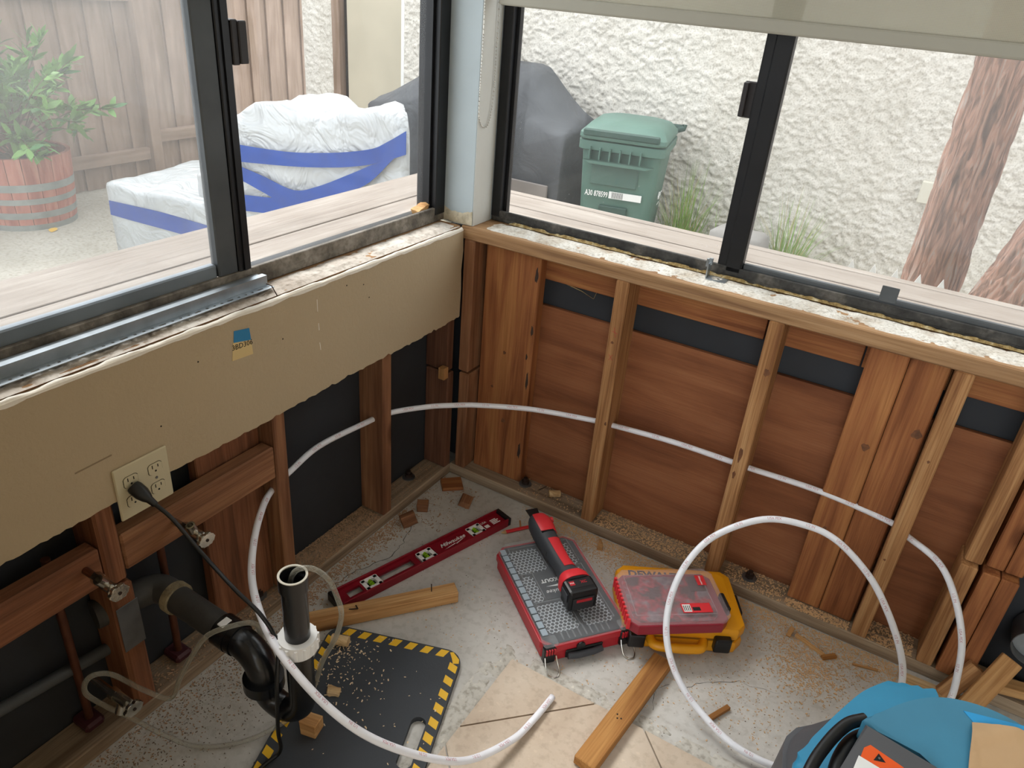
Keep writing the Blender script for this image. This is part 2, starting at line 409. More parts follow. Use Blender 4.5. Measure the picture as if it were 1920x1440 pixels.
BINGR = plain('green bin plastic', '4f6f64', .55, var=.08, vscale=5)
BINDK = plain('dull green bin plastic in need of a wash', '63756c', .6, var=.1, vscale=5)
BINRIM = plain('dark green bin plastic', '2f4a42', .55, var=.1)
BARREL_R = wood('faded red barrel stave', 'b0705f', '97584a', 'c08a78', grain=.6, coarse=.6, knots=False)
HOOP = plain('weathered steel hoop', '8b908c', .65, .4, var=.2, vscale=14)
SOIL = spotted('dark potting soil', None, [(.3, '2d2823'), (.6, '4a4139'), (.8, '6d6152')], 30, bump=.9, scale2=120)
LEAF = plain('citrus leaf green', '628d43', .5, var=.3, vscale=5)
LEAFD = plain('deeper leaf green', '3f7040', .5, var=.3, vscale=5)
LEAFY = plain('yellowed leaf', 'e0b33a', .6)
BARKB = plain('brown twig', '6b5a48', .9)
GRASS = plain('grass blade', '7f9d4e', .7, var=.3, vscale=9)
STRAW = plain('straw grass blade', 'b3a675', .8)
BLIND = None

def bark_mat():
    m, nt, b = new_mat('flaky pine bark'); L = nt.links.new
    tc = N(nt, 'TexCoord'); mp = N(nt, 'Mapping'); mp.inputs['Scale'].default_value = (20, 20, 2.6); L(tc.outputs['Object'], mp.inputs[0])
    n = N(nt, 'TexNoise', i_Scale=2.2, i_Detail=7., i_Distortion=1.2); L(mp.outputs[0], n.inputs['Vector'])
    r = ramp(nt, n.outputs['Fac'], [(.3, lin('5d4b43')), (.45, lin('86695b')), (.56, lin('a67f6d')), (.7, lin('a3978e'))])
    L(r.outputs[0], b.inputs['Base Color']); b.inputs['Roughness'].default_value = .95
    bp = N(nt, 'Bump', i_Strength=.7, i_Distance=.008); L(n.outputs['Fac'], bp.inputs['Height']); L(bp.outputs[0], b.inputs['Normal'])
    return m
BARK = bark_mat()

def blind_mat():
    m, nt, b = new_mat('woven solar shade cloth'); L = nt.links.new
    out = nt.nodes['Material Output']; tr = N(nt, 'BsdfTransparent')
    df = N(nt, 'BsdfDiffuse'); df.inputs[0].default_value = lin('b3af9f'); tl = N(nt, 'BsdfTranslucent'); tl.inputs[0].default_value = lin('b3af9f')
    d2 = N(nt, 'MixShader', i_0=.35); L(df.outputs[0], d2.inputs[1]); L(tl.outputs[0], d2.inputs[2])
    tc = N(nt, 'TexCoord'); w1 = N(nt, 'TexWave', i_Scale=110., bands_direction='X'); w2 = N(nt, 'TexWave', i_Scale=110., bands_direction='Z')
    L(tc.outputs['Object'], w1.inputs['Vector']); L(tc.outputs['Object'], w2.inputs['Vector'])
    k = N(nt, 'Math', operation='MAXIMUM'); L(w1.outputs['Fac'], k.inputs[0]); L(w2.outputs['Fac'], k.inputs[1])
    k2 = N(nt, 'Math', operation='MULTIPLY_ADD'); L(k.outputs[0], k2.inputs[0]); k2.inputs[1].default_value = .35; k2.inputs[2].default_value = .5
    mx = N(nt, 'MixShader'); L(k2.outputs[0], mx.inputs[0]); L(tr.outputs[0], mx.inputs[1]); L(d2.outputs[0], mx.inputs[2])
    L(mx.outputs[0], out.inputs[0]); return m
BLIND = blind_mat()

def hex_mat():
    m, nt, b = new_mat('grey hex-pattern bin insert'); L = nt.links.new
    tc = N(nt, 'TexCoord'); acc = None
    for k in range(3):
        d = N(nt, 'VectorMath', operation='DOT_PRODUCT'); a = R(60 * k); d.inputs[1].default_value = (math.cos(a) * 620, math.sin(a) * 620, 0); L(tc.outputs['Object'], d.inputs[0])
        c = N(nt, 'Math', operation='COSINE'); L(d.outputs['Value'], c.inputs[0])
        if acc is None: acc = c.outputs[0]
        else:
            s_ = N(nt, 'Math', operation='ADD'); L(acc, s_.inputs[0]); L(c.outputs[0], s_.inputs[1]); acc = s_.outputs[0]
    k_ = N(nt, 'MapRange'); k_.inputs['From Min'].default_value = -1.5; k_.inputs['From Max'].default_value = 3.; L(acc, k_.inputs['Value'])
    r = ramp(nt, k_.outputs[0], [(.14, lin('b6bbc0')), (.24, lin('2c2f33'))])
    L(r.outputs[0], b.inputs['Base Color']); b.inputs['Roughness'].default_value = .4; return m
HEX = hex_mat()

def bits_mat():
    m, nt, b = new_mat('red and black drill bit tray'); L = nt.links.new
    tc = N(nt, 'TexCoord'); v = N(nt, 'TexVoronoi', i_Scale=70.); L(tc.outputs['Object'], v.inputs['Vector'])
    n = N(nt, 'TexNoise', i_Scale=22., i_Detail=3.); L(tc.outputs['Object'], n.inputs['Vector'])
    r = ramp(nt, n.outputs['Fac'], [(.4, lin('3a2a30')), (.5, lin('b5283a')), (.62, lin('8a8088'))])
    mx = N(nt, 'MixRGB', blend_type='MULTIPLY'); mx.inputs[0].default_value = .7; L(r.outputs[0], mx.inputs[1]); L(v.outputs['Distance'], mx.inputs[2])
    L(mx.outputs[0], b.inputs['Base Color']); b.inputs['Roughness'].default_value = .35; return m
BITS = bits_mat()

# ---------------------------------------------------------------- floor
floor = MB().box((-.30, -4.2, -.15), (3.7, .30, 0)).build('floor', CONC)
tag(floor, 'dusty grey concrete slab floor with tile left in the near part', 'floor', kind='structure')
def clip(poly, a, b, c):
    out = []
    for i in range(len(poly)):
        p, q = poly[i], poly[(i + 1) % len(poly)]
        dp, dq = a * p[0] + b * p[1] - c, a * q[0] + b * q[1] - c
        if dp >= 0: out.append(p)
        if dp * dq < 0: t = dp / (dp - dq); out.append((p[0] + (q[0] - p[0]) * t, p[1] + (q[1] - p[1]) * t))
    return out
S2 = math.sqrt(.5)
for i in range(-1, 5):
    for j in range(-5, 4):
        s0, s1 = .988 + i * .457 + .002, .988 + (i + 1) * .457 - .002
        t0, t1 = .267 + j * .457 + .002, .267 + (j + 1) * .457 - .002
        poly = [((s + t) * S2, (t - s) * S2) for s, t in ((s0, t0), (s1, t0), (s1, t1), (s0, t1))]
        poly = clip(clip(clip(clip(poly, 1, 0, .592), 0, -1, .572), -1, 0, -2.4), 0, 1, -2.2)
        if len(poly) < 3: continue
        ar = sum(poly[k][0] * poly[(k + 1) % len(poly)][1] - poly[(k + 1) % len(poly)][0] * poly[k][1] for k in range(len(poly)))
        if abs(ar) < .004: continue
        if ar < 0: poly = poly[::-1]
        MB().prism(poly, .0005, .008).build('tile', TILE, floor)
# mortar bed left along the tile edge
def bed(name, x0, x1, y0, y1, n, m):
    X, Y = np.meshgrid(np.linspace(x0, x1, n), np.linspace(y0, y1, m), indexing='ij')
    ex = np.minimum(np.minimum(X - x0, x1 - X) / .012, np.minimum(Y - y0, y1 - Y) / .012).clip(0, 1)
    Z = .0008 + .0055 * ex * fbm(X * 60, Y * 60, 3) * (fbm(X * 18, Y * 18, 5) > .42)
    return link(name, grid_mesh(name, np.stack([X, Y, Z - .001], -1)), THINSET, floor, smooth='all')
bed('mortar_ridge', .535, .591, -1.25, -.53, 30, 240); bed('mortar_ridge', .535, 1.9, -.571, -.53, 400, 24)
# cracks in the slab
def crack(pts, w):
    p = [Vector((x, y, .0006)) for x, y in pts]; q = []
    for a, b in zip(p, p[1:]):
        for k in range(6):
            t = k / 6; q.append(a.lerp(b, t) + Vector((random.uniform(-1, 1), random.uniform(-1, 1), 0)) * .006)
    s = MB(); L_, R_ = [], []
    for i, v in enumerate(q):
        d = (q[min(i + 1, len(q) - 1)] - q[max(i - 1, 0)]).normalized(); n = Vector((-d.y, d.x, 0)) * w * random.uniform(.3, 1)
        L_.append(s.bm.verts.new(v + n)); R_.append(s.bm.verts.new(v - n))
    for i in range(len(q) - 1): s.bm.faces.new((L_[i], L_[i + 1], R_[i + 1], R_[i]))
    return s.build('crack', SLOT, floor)
crack([(.07, -.30), (.10, -.38), (.10, -.47), (.06, -.56), (.05, -.66)], .0012)
crack([(.98, -.42), (1.02, -.36), (1.10, -.30), (1.22, -.27)], .0006)
crack([(.95, -.50), (.93, -.44), (.96, -.40)], .0007)

# ---------------------------------------------------------------- right framed wall (y = 0 face, cavity behind)
WR = thing('wall_right', 'opened wall with bare studs, red-brown plywood and a black felt strip under the wide window', 'wall', (.8, .05, 0), kind='structure')
beam_box('bottom_plate', (-.005, 0, 0), (2.2, .089, .038), 0, PLATE, WR, .003)
sill = beam_box('sill_plate', (.0, 0, .834), (2.3, .150, .872), 0, SILLW, WR, .003)
# crumbled plaster still lying on the sill
def crust(name, x0, x1, y0, y1, z, amp, mat, parent, n, m, th=.40, seed=2, axis=0):
    X, Y = np.meshgrid(np.linspace(x0, x1, n), np.linspace(y0, y1, m), indexing='ij')
    e = np.minimum((X - x0), (x1 - X)).clip(0, .02) / .02 * (np.minimum((Y - y0), (y1 - Y)).clip(0, .02) / .02)
    H = (fbm(X * 34, Y * 34, seed) - th + .1 * fbm(X * 160, Y * 160, seed + 4)).clip(-.15, .3)
    Z = z - .004 + (amp * (e * (H + .18) * 2.2))
    return link(name, grid_mesh(name, np.stack([X, Y, Z], -1)), mat, parent, smooth='all')
crust('plaster_residue', .06, 2.2, .012, .107, .8745, .006, PLASTER, WR, 900, 48, .30)
for x, w in ((.497, .038), (.900, .038), (1.308, .038)):
    beam_box('stud', (x, 0, .038), (x + w, .089, .834), 2, STUD, WR, .003)
beam_box('stud', (.016, 0.0, .038), (.054, .089, .398), 2, STUD_OLD, WR, .004)
beam_box('stud', (.012, 0.0, .404), (.050, .089, .834), 2, STUD_OLD, WR, .004)
for k, x in enumerate((1.470, 1.517, 1.556)):
    m = STUD if k == 0 else PLANK_RED
    beam_box('stud', (x, -.004 if k else 0, .038), (x + .037, .089, .368), 2, m, WR, .003)
    beam_box('stud', (x + .004, .022 if k else .015, .371), (x + .041, .089, .834), 2, m, WR, .003)
beam_box('wide_plank', (.062, .048, .038), (.246, .088, .834), 2, PLANK_RED, WR, .003)
beam_box('wide_plank', (1.130, .040, .038), (1.216, .080, .834), 2, PLANK_RED, WR, .003)
beam_box('wide_plank', (1.2175, .040, .038), (1.301, .080, .834), 2, PLANK_RED, WR, .003)
for a, b in ((.0, .915), (.915, 1.50), (1.50, 1.585)):
    beam_box('sheathing_panel', (a, .0895, .02), (b - .002, .104, .664), 0, PLY, WR, .001)
for a, b in ((.0, .52), (.52, .885), (.91, 1.12), (1.12, 1.585)):
    beam_box('upper_board', (a + .002, .0895, .745), (b - .002, .106, .834), 0, PLANK_RED, WR, .0015)
beam_box('upper_board_strip', (.886, .093, .742), (.909, .104, .834), 2, PLATE, WR, .001)
MB().box((-.2, .107, 0), (2.3, .112, .834)).build('felt_sheet', FELT, WR)
MB().box((-.24, .114, -.1), (2.4, .165, .834)).build('outer_siding', BEIGE, WR)
# torn paper flap at the felt strip
s = MB(); s.loft([[(.30, .1055, .744), (.30, .101, .742)], [(.36, .100, .735), (.36, .096, .735)], [(.40, .098, .722), (.40, .094, .723)], [(.405, .104, .744), (.405, .100, .744)]]); s.build('paper_flap', MASK, WR)
STAIN = plain('dark wood stain', '3a2a20', .8, var=.3, vscale=40); KNOT = plain('brown knot', '6b4327', .7, var=.3, vscale=90)
def blot(name, x, z, w, h, mat, y):
    q = [(w * math.cos(a) * (1 + .25 * math.sin(3 * a + x * 90)), h * math.sin(a) * (1 + .18 * math.sin(5 * a + z * 50))) for a in np.linspace(0, 2 * PI, 19)[:-1]]
    MB().prism(q, 0, .0004, mtx=Matrix(((1, 0, 0, x), (0, 0, -1, y), (0, 1, 0, z), (0, 0, 0, 1)))).build(name, mat, WR)
for x, z, w, h in ((.236, .765, .005, .022), (.238, .59, .004, .016), (.237, .42, .004, .030), (.233, .16, .005, .028), (.228, .50, .003, .010)): blot('stain', x, z, w, h, STAIN, .0478)
for x, z, w, h in ((1.190, .565, .009, .010), (1.284, .640, .011, .012), (1.165, .30, .005, .006), (.150, .49, .005, .006), (.165, .25, .007, .008), (.115, .36, .004, .005)): blot('knot', x, z, w, h, KNOT, .0398 if x > 1 else .0478)
for x, z, w, h in ((.512, .655, .004, .004), (.925, .700, .007, .010), (.915, .45, .005, .022), (.912, .385, .004, .012), (1.325, .60, .003, .004), (1.318, .30, .003, .003), (.530, .40, .003, .006)): blot('knot', x, z, w, h, KNOT, -.0002)
def bolt(x, y, parent, tilt=0):
    MB().cyl((x, y, .038), (x, y, .042), .021, n=20).build('washer', STEEL, parent, smooth=True)
    MB().cyl((x, y, .042), (x, y, .054), .0125, n=6).cyl((x, y, .05), (x + tilt, y, .064), .007, n=12).build('nut', NAILM, parent)
bolt(.267, .052, WR); bolt(1.02, .05, WR)
MB().cyl((.318, .045, .039), (.336, .072, .048), .0013, n=6).build('bent_nail', NAILM, WR)

# ---------------------------------------------------------------- left framed wall (x = 0 face)
WL = thing('wall_left', 'half opened wall with cream drywall band above bare studs and black felt', 'wall', (-.05, -.9, 0), kind='structure')
beam_box('bottom_plate', (-.089, -2.3, 0), (0, .0, .038), 1, PLATE, WL, .003)
beam_box('sill_plate', (-.150, -2.6, .834), (0, .0, .872), 1, SILLW, WL, .003)
crust('plaster_residue', -.070, .004, -2.0, -.012, .8745, .006, PLASTER2, WL, 60, 900, .30, 9)
beam_box('stud', (-.089, -.353, .038), (0, -.315, .834), 2, STUD_OLD, WL, .003)
beam_box('stud', (-.089, -.748, .038), (0, -.710, .834), 2, STUD_OLD, WL, .003)
beam_box('stud', (-.089, -1.187, .394), (0, -1.146, .834), 2, PLANK_LEFT, WL, .005)
beam_box('stud', (-.089, -1.189, .038), (.004, -1.140, .386), 2, PLANK_LEFT, WL, .008)
beam_box('stud', (-.089, -1.62, .038), (0, -1.582, .834), 2, STUD_OLD, WL, .003)
beam_box('stud', (-.089, -.034, .038), (.0, -.002, .398), 2, STUD_DARK, WL, .004)
beam_box('stud', (-.089, -.036, .404), (-.004, -.004, .834), 2, STUD_DARK, WL, .004)
beam_box('splice_block', (-.022, -.060, .385), (.0015, -.036, .425), 2, FRESH, WL, .002)
for a, b in ((-1.145, -.750), (-1.58, -1.190)):
    beam_box('blocking', (-.040, a, .411), (.0, b, .500), 1, STUD_OLD if a > -1.2 else PLANK_LEFT, WL, .004)
beam_box('backing_plank', (-.075, -.93, .038), (-.045, -.752, .834), 2, PLANK_LEFT, WL, .003)
MB().box((-.104, -2.5, 0), (-.0895, .107, .834)).build('felt_sheet', FELT, WL)
MB().box((-.165, -2.6, -.1), (-.106, .16, .834)).build('outer_siding', BEIGE, WL)
bolt(-.063, -.149, WL); bolt(-.05, -.80, WL)
MB().box((.0045, -1.188, .222), (.0065, -1.141, .340), .0005).build('nail_plate', STEEL, WL)
# drywall band with a ragged lower edge
rag = [(-2.3 + k * .0115, .5885 + .0022 * random.uniform(-1, 1) + .0012 * math.sin(k * .13) + (.005 if random.random() < .04 else 0)) for k in range(int(2.31 / .0115))]
poly = [(y, z) for y, z in rag] + [(-.006, .592), (-.004, .68), (-.008, .74), (-.002, .80), (-.006, .862), (-2.3, .862)]
s = MB(); s.prism(poly, 0.0005, .0127, mtx=Matrix(((0, 0, 1, 0), (1, 0, 0, 0), (0, 1, 0, 0), (0, 0, 0, 1)))); dw = s.build('drywall_panel', DRY, WL)
Y = np.linspace(-2.3, -.008, 420); U = np.linspace(0, 1, 6)
YY, UU = np.meshgrid(Y, U, indexing='ij')
Z = .8645 + .009 * fbm(YY * 30, UU * 3, 4) * np.sin(UU * PI) - .004 * (UU > .99)
X = .0005 + UU * .0133 + .0025 * (fbm(YY * 45, UU, 8) - .4) * (UU > .7)
UV_ = np.linspace(0, 1, 5); YV, VV = np.meshgrid(Y, UV_, indexing='ij'); hh = .004 + .010 * (fbm(YV * 22, YV * 0 + 3, 6) - .25).clip(0, 1)
link('torn_gypsum_lip', grid_mesh('torn_gypsum_lip', np.stack([.0135 + .0012 * fbm(YV * 90, VV * 4, 2), YV, .8655 - VV * hh], -1)), PAPER_EDGE, WL, smooth='all')
link('torn_paper_edge', grid_mesh('torn_paper_edge', np.stack([X, YY, Z], -1)), PAPER_EDGE, WL, smooth='all')
for y0, y1, z, dz in ((-.60, -.60, .80, .03), (-.598, -.599, .752, .018), (-.596, -.598, .700, .02)):
    beam('scrape', (.0129, y0, z), (.0129, y1, z + dz), .0016, .0006, PAPER_EDGE, WL, up=(1, 0, 0), bev=0)
beam('scuff', (.0129, -1.205, .688), (.0129, -1.135, .690), .0006, .003, plain('grey scuff', '8d7c62', .9), WL, up=(0, 0, 1), bev=0)
for y, z in ((-.93, .80), (-.71, .77), (-.50, .835), (-.44, .82), (-1.03, .70), (-.42, .78)):
    MB().cyl((.0122, y, z), (.0131, y, z), .0018, n=8).build('nail_hole', SLOT, WL)
for yy in (-1.04, -1.262):
    MB().tube([(-.055, yy, 0.0), (-.05, yy, .30), (-.05, yy, .50)], .0085, 12).build('water_pipe', COPPER, WL, smooth=True)
    MB().box((-.085, yy - .022, .0385), (-.03, yy + .02, .06), .006).build('red_sealant', plain('dried red sealant', '471c24', .6, var=.3, bump=.5, bscale=60), WL)
MB().tube([(-.062, -1.60, .252), (-.062, -1.19, .192)], .013, 12).build('conduit', plain('grey conduit', '4a4c4e', .6), WL, smooth=True)

# ---------------------------------------------------------------- corner post, ceiling, upper walls
post = MB().box((-.150, .010, .872), (.031, .170, 2.35), .002).build('corner_post', POSTP)
tag(post, 'pale blue and grey painted post in the corner between the two windows', 'post', kind='structure')
MB().box((.0305, .0105, .873), (.0325, .1045, 2.3)).build('painted_face', POSTG, post)
X = np.linspace(-.074, .0305, 60); T = np.linspace(0, 1, 8); XX, TT = np.meshgrid(X, T, indexing='ij')
edge = .030 + .012 * fbm(XX * 40, XX * 0, 3)[:, :1] + .006 * np.sin(X * 60)[:, None]
link('bare_patch', grid_mesh('bare_patch', np.stack([XX, .0085 + 0 * XX, .874 + TT * edge], -1)), POSTB, post)
# ball chain hanging in a loop on the post
ch = thing('ball_chain', 'thin metal ball chain hanging in a loop on the corner post', 'chain', (.036, .03, 1.16))
pp = spline([(.033, .012, 1.62), (.034, .010, 1.46), (.035, .009, 1.37), (.034, .008, 1.26), (.034, .010, 1.18), (.036, .028, 1.148), (.037, .052, 1.150), (.037, .068, 1.19), (.037, .074, 1.26), (.037, .074, 1.38), (.037, .074, 1.60)], 14)
s = MB(); acc = 0.
for a, b in zip(pp, pp[1:]):
    acc += (b - a).length
    if acc > .0062: s.ball(b, .0023, 1); acc = 0
o = s.build('chain_beads', CHROME, ch, smooth='all'); o['kind'] = 'stuff'
MB().tube(pp, .0006, 4).build('chain_wire', CHROME, ch)
s = MB().box((-.15, -2.9, 2.35), (3.42, .17, 2.45)); ceil = s.build('ceiling', plain('white ceiling', 'e6e2d8', .9)); tag(ceil, 'plain white unseen ceiling over the room, cut short to let daylight in', 'ceiling', kind='structure')  # unseen ceiling, added and ended early to shape the daylight
MB().box((.031, .03, 2.10), (3.7, .17, 2.35)).build('header', BEIGE, WR); MB().box((-.15, -4.2, 2.10), (-.02, .01, 2.35)).build('header', BEIGE, WL)
wp = MB().box((0, -1.97, 0), (.92, -1.85, 2.4)).build('wall_shade_block', DRY); tag(wp, 'cream unseen wall stub added to shade the plumbing bay', 'wall', kind='structure')  # unseen stub, added only to darken the drywall and floor beside it
wf = MB().box((3.3, -4.2, 0), (3.42, .17, 2.4)).build('wall_front', DRY); tag(wf, 'plain cream side wall added out of view to hold back side light', 'wall', kind='structure')  # unseen wall added to close off light from this side
MB().box((2.4, .0, 0), (3.3, .15, 2.1)).build('plaster_section', DRY, WR); MB().box((-.15, -4.2, 0), (.0, -2.6, 2.1)).build('plaster_section', DRY, WL)

# ---------------------------------------------------------------- windows
w1 = thing('window_1', 'black framed sliding window over the cream drywall band, looking to the fence', 'window', (-.1, -1, .872), kind='structure')
MB().box((-.142, -2.6, .873), (-.068, .009, .892), .002).box((-.080, -2.6, .890), (-.069, .009, .914), .0015).build('bottom_track', ALU_TRACK, w1)
MB().box((-.126, -.712, .892), (-.100, -.035, .902), .001).build('glazing_bead', ALU_DK, w1)
MB().box((-.135, -.036, .893), (-.066, .009, 2.10), .002).box((-.092, -.046, .9), (-.084, -.036, 2.10)).build('jamb', ALU_DK, w1)
MB().box((-.135, -2.6, 2.07), (-.066, .009, 2.10)).build('head', ALU_DK, w1)
MB().box((-.099, -.788, .912), (-.074, -.738, 2.08), .003).build('sliding_stile', ALU_MID, w1)
MB().box((-.103, -.739, .900), (-.070, -.706, 2.08), .002).box((-.070, -.727, .915), (-.066, -.718, 2.08)).build('meeting_stile', ALU_DK, w1)
MB().box((-.100, -2.55, .905), (-.080, -.788, .940), .003).build('sash_rail', ALU_RAIL, w1)
MB().box((-.094, -.706, 1.322), (-.066, -.690, 1.402), .002).box((-.074, -.692, 1.324), (-.062, -.672, 1.400), .002).build('latch', plain('dark brown latch', '241f20', .5), w1)
MB().box((-.115, -.735, .900), (-.111, -.040, 2.08)).build('pane', GLASS, w1)
MB().box((-.092, -2.55, .938), (-.088, -.780, 2.08)).build('pane', GLASS2, w1)

w2 = thing('window_2', 'black framed sliding window above the bare studs, looking to the stucco wall', 'window', (1, .13, .872), kind='structure')
MB().box((.034, .108, .873), (2.4, .165, .886), .002).box((.034, .108, .884), (2.4, .118, .905), .0015).build('bottom_track', ALU_TRACKB, w2)
MB().box((.033, .107, .886), (.062, .165, 2.10), .002).box((.062, .128, .89), (.072, .138, 2.1)).build('jamb', ALU_DK, w2)
MB().box((.033, .107, 2.07), (2.4, .165, 2.10)).build('head', ALU_DK, w2)
MB().box((.722, .112, .898), (.748, .150, 2.08), .002).box((.7215, .112, .90), (.7235, .114, 2.08)).build('meeting_stile', ALU_DK, w2)
MB().box((.742, .108, .890), (.784, .140, 2.08), .004).build('sliding_stile', ALU_DK, w2)
MB().box((.784, .118, .890), (2.4, .136, .917), .003).build('sash_rail', ALU_MID, w2)
MB().box((.694, .116, 1.262), (.722, .128, 1.342), .002).box((.694, .104, 1.264), (.706, .118, 1.340), .0015).build('latch', plain('dark brown latch', '241f20', .5), w2)
MB().box((.066, .140, .888), (.726, .144, 2.08)).build('pane', GLASS, w2)
MB().box((.780, .124, .915), (2.4, .128, 2.08)).build('pane', GLASS3, w2)
MB().box((1.110, .110, .910), (1.148, .113, .948), .001).build('metal_tab', ALU_MID, w2)
crust('caulk_crust', .10, 2.2, .096, .1095, .880, .022, CRUST, w2, 900, 10, .34, 21)
for a_, b_ in (((.512, -.0006, .700), (.519, -.0006, .672)), ((.507, -.0006, .688), (.524, -.0006, .684)), ((.508, -.0006, .618), (.520, -.0006, .602)), ((.519, -.0006, .620), (.509, -.0006, .600))):
    beam('red_pencil_mark', a_, b_, .0008, .0004, RED, WR, up=(0, 1, 0), bev=0)

# roller shade in front of the wide window
sh = thing('roller_shade', 'beige woven roller shade half lowered over the wide window', 'shade', (.7, .05, 1.45))
MB().box((.068, .048, 1.475), (2.3, .0495, 2.2)).build('shade_cloth', BLIND, sh)
MB().box((.056, .040, 1.447), (2.31, .058, 1.477), .005, seg=2).build('hem_bar', plain('grey-beige hem bar', 'a19e91', .6, var=.03), sh)
MB().cyl((.05, .06, 2.2), (2.3, .06, 2.2), .025).build('roller', GALV, sh)

# ---------------------------------------------------------------- outside: ground, stucco wall, fence
G = -.12
gr = thing('ground', 'pale concrete patio slabs outside the windows', 'patio', (-2.5, 1.2, G), kind='structure')
for x0, x1, y0, y1 in ((-4.3, -3.38, -3, 4.6), (-3.37, -1.6, -3, 1.0), (-3.37, -1.6, 1.01, 4.6), (-1.59, 4.2, .3, 2.8), (-1.59, -.3, -3, .29)):
    MB().box((x0, y0, G - .1), (x1, y1, G), .006).build('patio_slab', PATIO, gr)

def stucco(name, ox, oz, wdt, hgt, mtx, parent=None, seed=1, res=.0078, thick=.1):
    nu, nv = int(wdt / res), int(hgt / res)
    U, V = np.meshgrid(np.linspace(0, wdt, nu), np.linspace(0, hgt, nv), indexing='ij')
    warp = fbm(U * 9, V * 9, seed + 11, 2) * .08
    n = fbm((U + warp) * 34, (V - warp) * 42, seed, 3)
    a = ((n - .42) / .05).clip(0, 1); a = a * a * (3 - 2 * a)
    n2 = fbm(U * 60, V * 70, seed + 5, 2); b2 = ((n2 - .33) / .12).clip(0, 1)
    n3 = fbm(U * 2.2, V * 2.2, seed + 8, 2)
    H = (.0078 * a + .0034 * b2) * (.55 + .9 * n3)
    P = np.stack([U, -H, V], -1)
    o = link(name, grid_mesh(name, P), STUCCO, parent, smooth='all', mtx=mtx); return o
wb = thing('wall_back', 'rough cream stucco wall of the neighbouring house behind the bin and tree', 'wall', (.5, 2.8, G), kind='structure')
stucco('stucco_face', 0, 0, 5.4, 3.0, Matrix.Translation((-2.40, 2.8, G)), wb, 1)
MB().box((-2.405, 2.802, G), (3.0, 2.95, G + 3.0)).build('wall_core', BEIGE, wb)
# gate side: flat beige board, brown trim, narrow stucco pier
pier = thing('wall_side', 'narrow stucco pier with brown trim beside a flat beige panel, next to the fence', 'wall', (-3.0, 2.95, G), kind='structure')
MB().box((-3.02, 2.90, G), (-2.47, 2.96, 2.6), .003).build('beige_panel', BEIGE, pier)
MB().box((-2.467, 2.84, G), (-2.435, 2.93, 2.6), .003).build('corner_bead', WHITE, pier)
beam_box('trim_board', (-3.135, 2.86, G), (-3.065, 2.95, 2.6), 2, FENCE, pier)
MB().box((-3.062, 2.92, G), (-3.024, 2.95, 2.6)).build('dark_gap', SLOT, pier)
stucco('stucco_face', 0, 0, .30, 2.7, Matrix.Translation((-3.44, 2.88, G)), pier, 4, .008)
MB().box((-3.45, 2.882, G), (-3.138, 3.0, 2.58)).build('pier_core', STUCCO, pier)

fence = thing('wooden_fence', 'tall brown board fence with posts and low rails behind the barrel planter', 'fence', (-4.25, 2, G))
y = -1.6; k = 0
while y < 4.6:
    w = .135 + random.uniform(-.006, .006)
    beam_box('board', (-4.285, y, G - .0), (-4.268, y + w, 2.05), 2, FENCE, fence, .002)
    beam_box('board', (-4.306, y + w - .03, G), (-4.288, y + w + .115, 2.05), 2, FENCE, fence, .002)
    y += w + .068
for yp in (-.35, 1.965, 4.15):
    beam_box('post', (-4.266, yp, G), (-4.180, yp + .085, 2.1), 2, FENCE, fence, .004)
for a, b, z in ((-1.6, -.352, .05), (-.263, 1.963, .05), (2.052, 4.14, .165)):
    beam_box('rail', (-4.266, a, z), (-4.215, b, z + .088), 1, FENCE, fence, .003)
    beam_box('rail', (-4.266, a, z + 1.10), (-4.215, b, z + 1.188), 1, FENCE, fence, .003)
MB().box((-4.20, 2.06, G), (-4.05, 4.5, G + .07), .01).build('footing', PATIO, fence)

# wooden ledge running round the corner just under the windows, mitred
Z0 = .80
def mitre_x(y): return -.12 - (y - .17) * (.532 / .55)     # joint line from (-.12,.17) to (-.652,.72)
def ledge(name, label, strips, side, loc):
    t = thing(name, label, 'ledge', loc)
    for a, b in strips:
        if side == 'L':
            ya, yb = .17 + (-.12 - a) * .55 / .532, .17 + (-.12 - b) * .55 / .532
            poly = [(a, -2.6), (b, -2.6), (b, yb - .004), (a, ya - .004)]
        else:
            poly = [(mitre_x(a) + .004, a), (2.6, a), (2.6, b), (mitre_x(b) + .004, b)]
        cx, cy = (sum(p[0] for p in poly) / 4, sum(p[1] for p in poly) / 4)
        if side == 'L':   # own X along the board
            m = frame_mtx((cx, cy, Z0), (0, 1, 0), (-1, 0, 0)); pl = [(p[1] - cy, -(p[0] - cx)) for p in poly]
        else:
            m = Matrix.Translation((cx, cy, Z0)); pl = [(p[0] - cx, p[1] - cy) for p in poly]
        ar = sum(pl[i][0] * pl[(i + 1) % 4][1] - pl[(i + 1) % 4][0] * pl[i][1] for i in range(4))
        if ar < 0: pl = pl[::-1]
        MB().prism(pl, -.038, 0, bev=.0025).build('plank', DECK, t, mtx=m)
    return t
lL = ledge('wooden_ledge', 'bleached plank ledge outside the sliding window facing the fence', [(-.652, -.454), (-.446, -.318), (-.310, -.168)], 'L', (-.4, -.9, .76))
lR = ledge('wooden_ledge', 'bleached plank ledge outside the wide window facing the stucco wall', [(.168, .345), (.351, .526), (.533, .668), (.672, .712)], 'R', (.9, .45, .76))
for y in (-2.2, -1.2, -.2, .6):
    beam_box('leg', (-.62, y, G), (-.54, y + .08, Z0 - .038), 2, DECK, lL)
for x in (-.3, .6, 1.5, 2.4):
    beam_box('leg', (x, .60, G), (x + .08, .68, Z0 - .038), 2, DECK, lR)

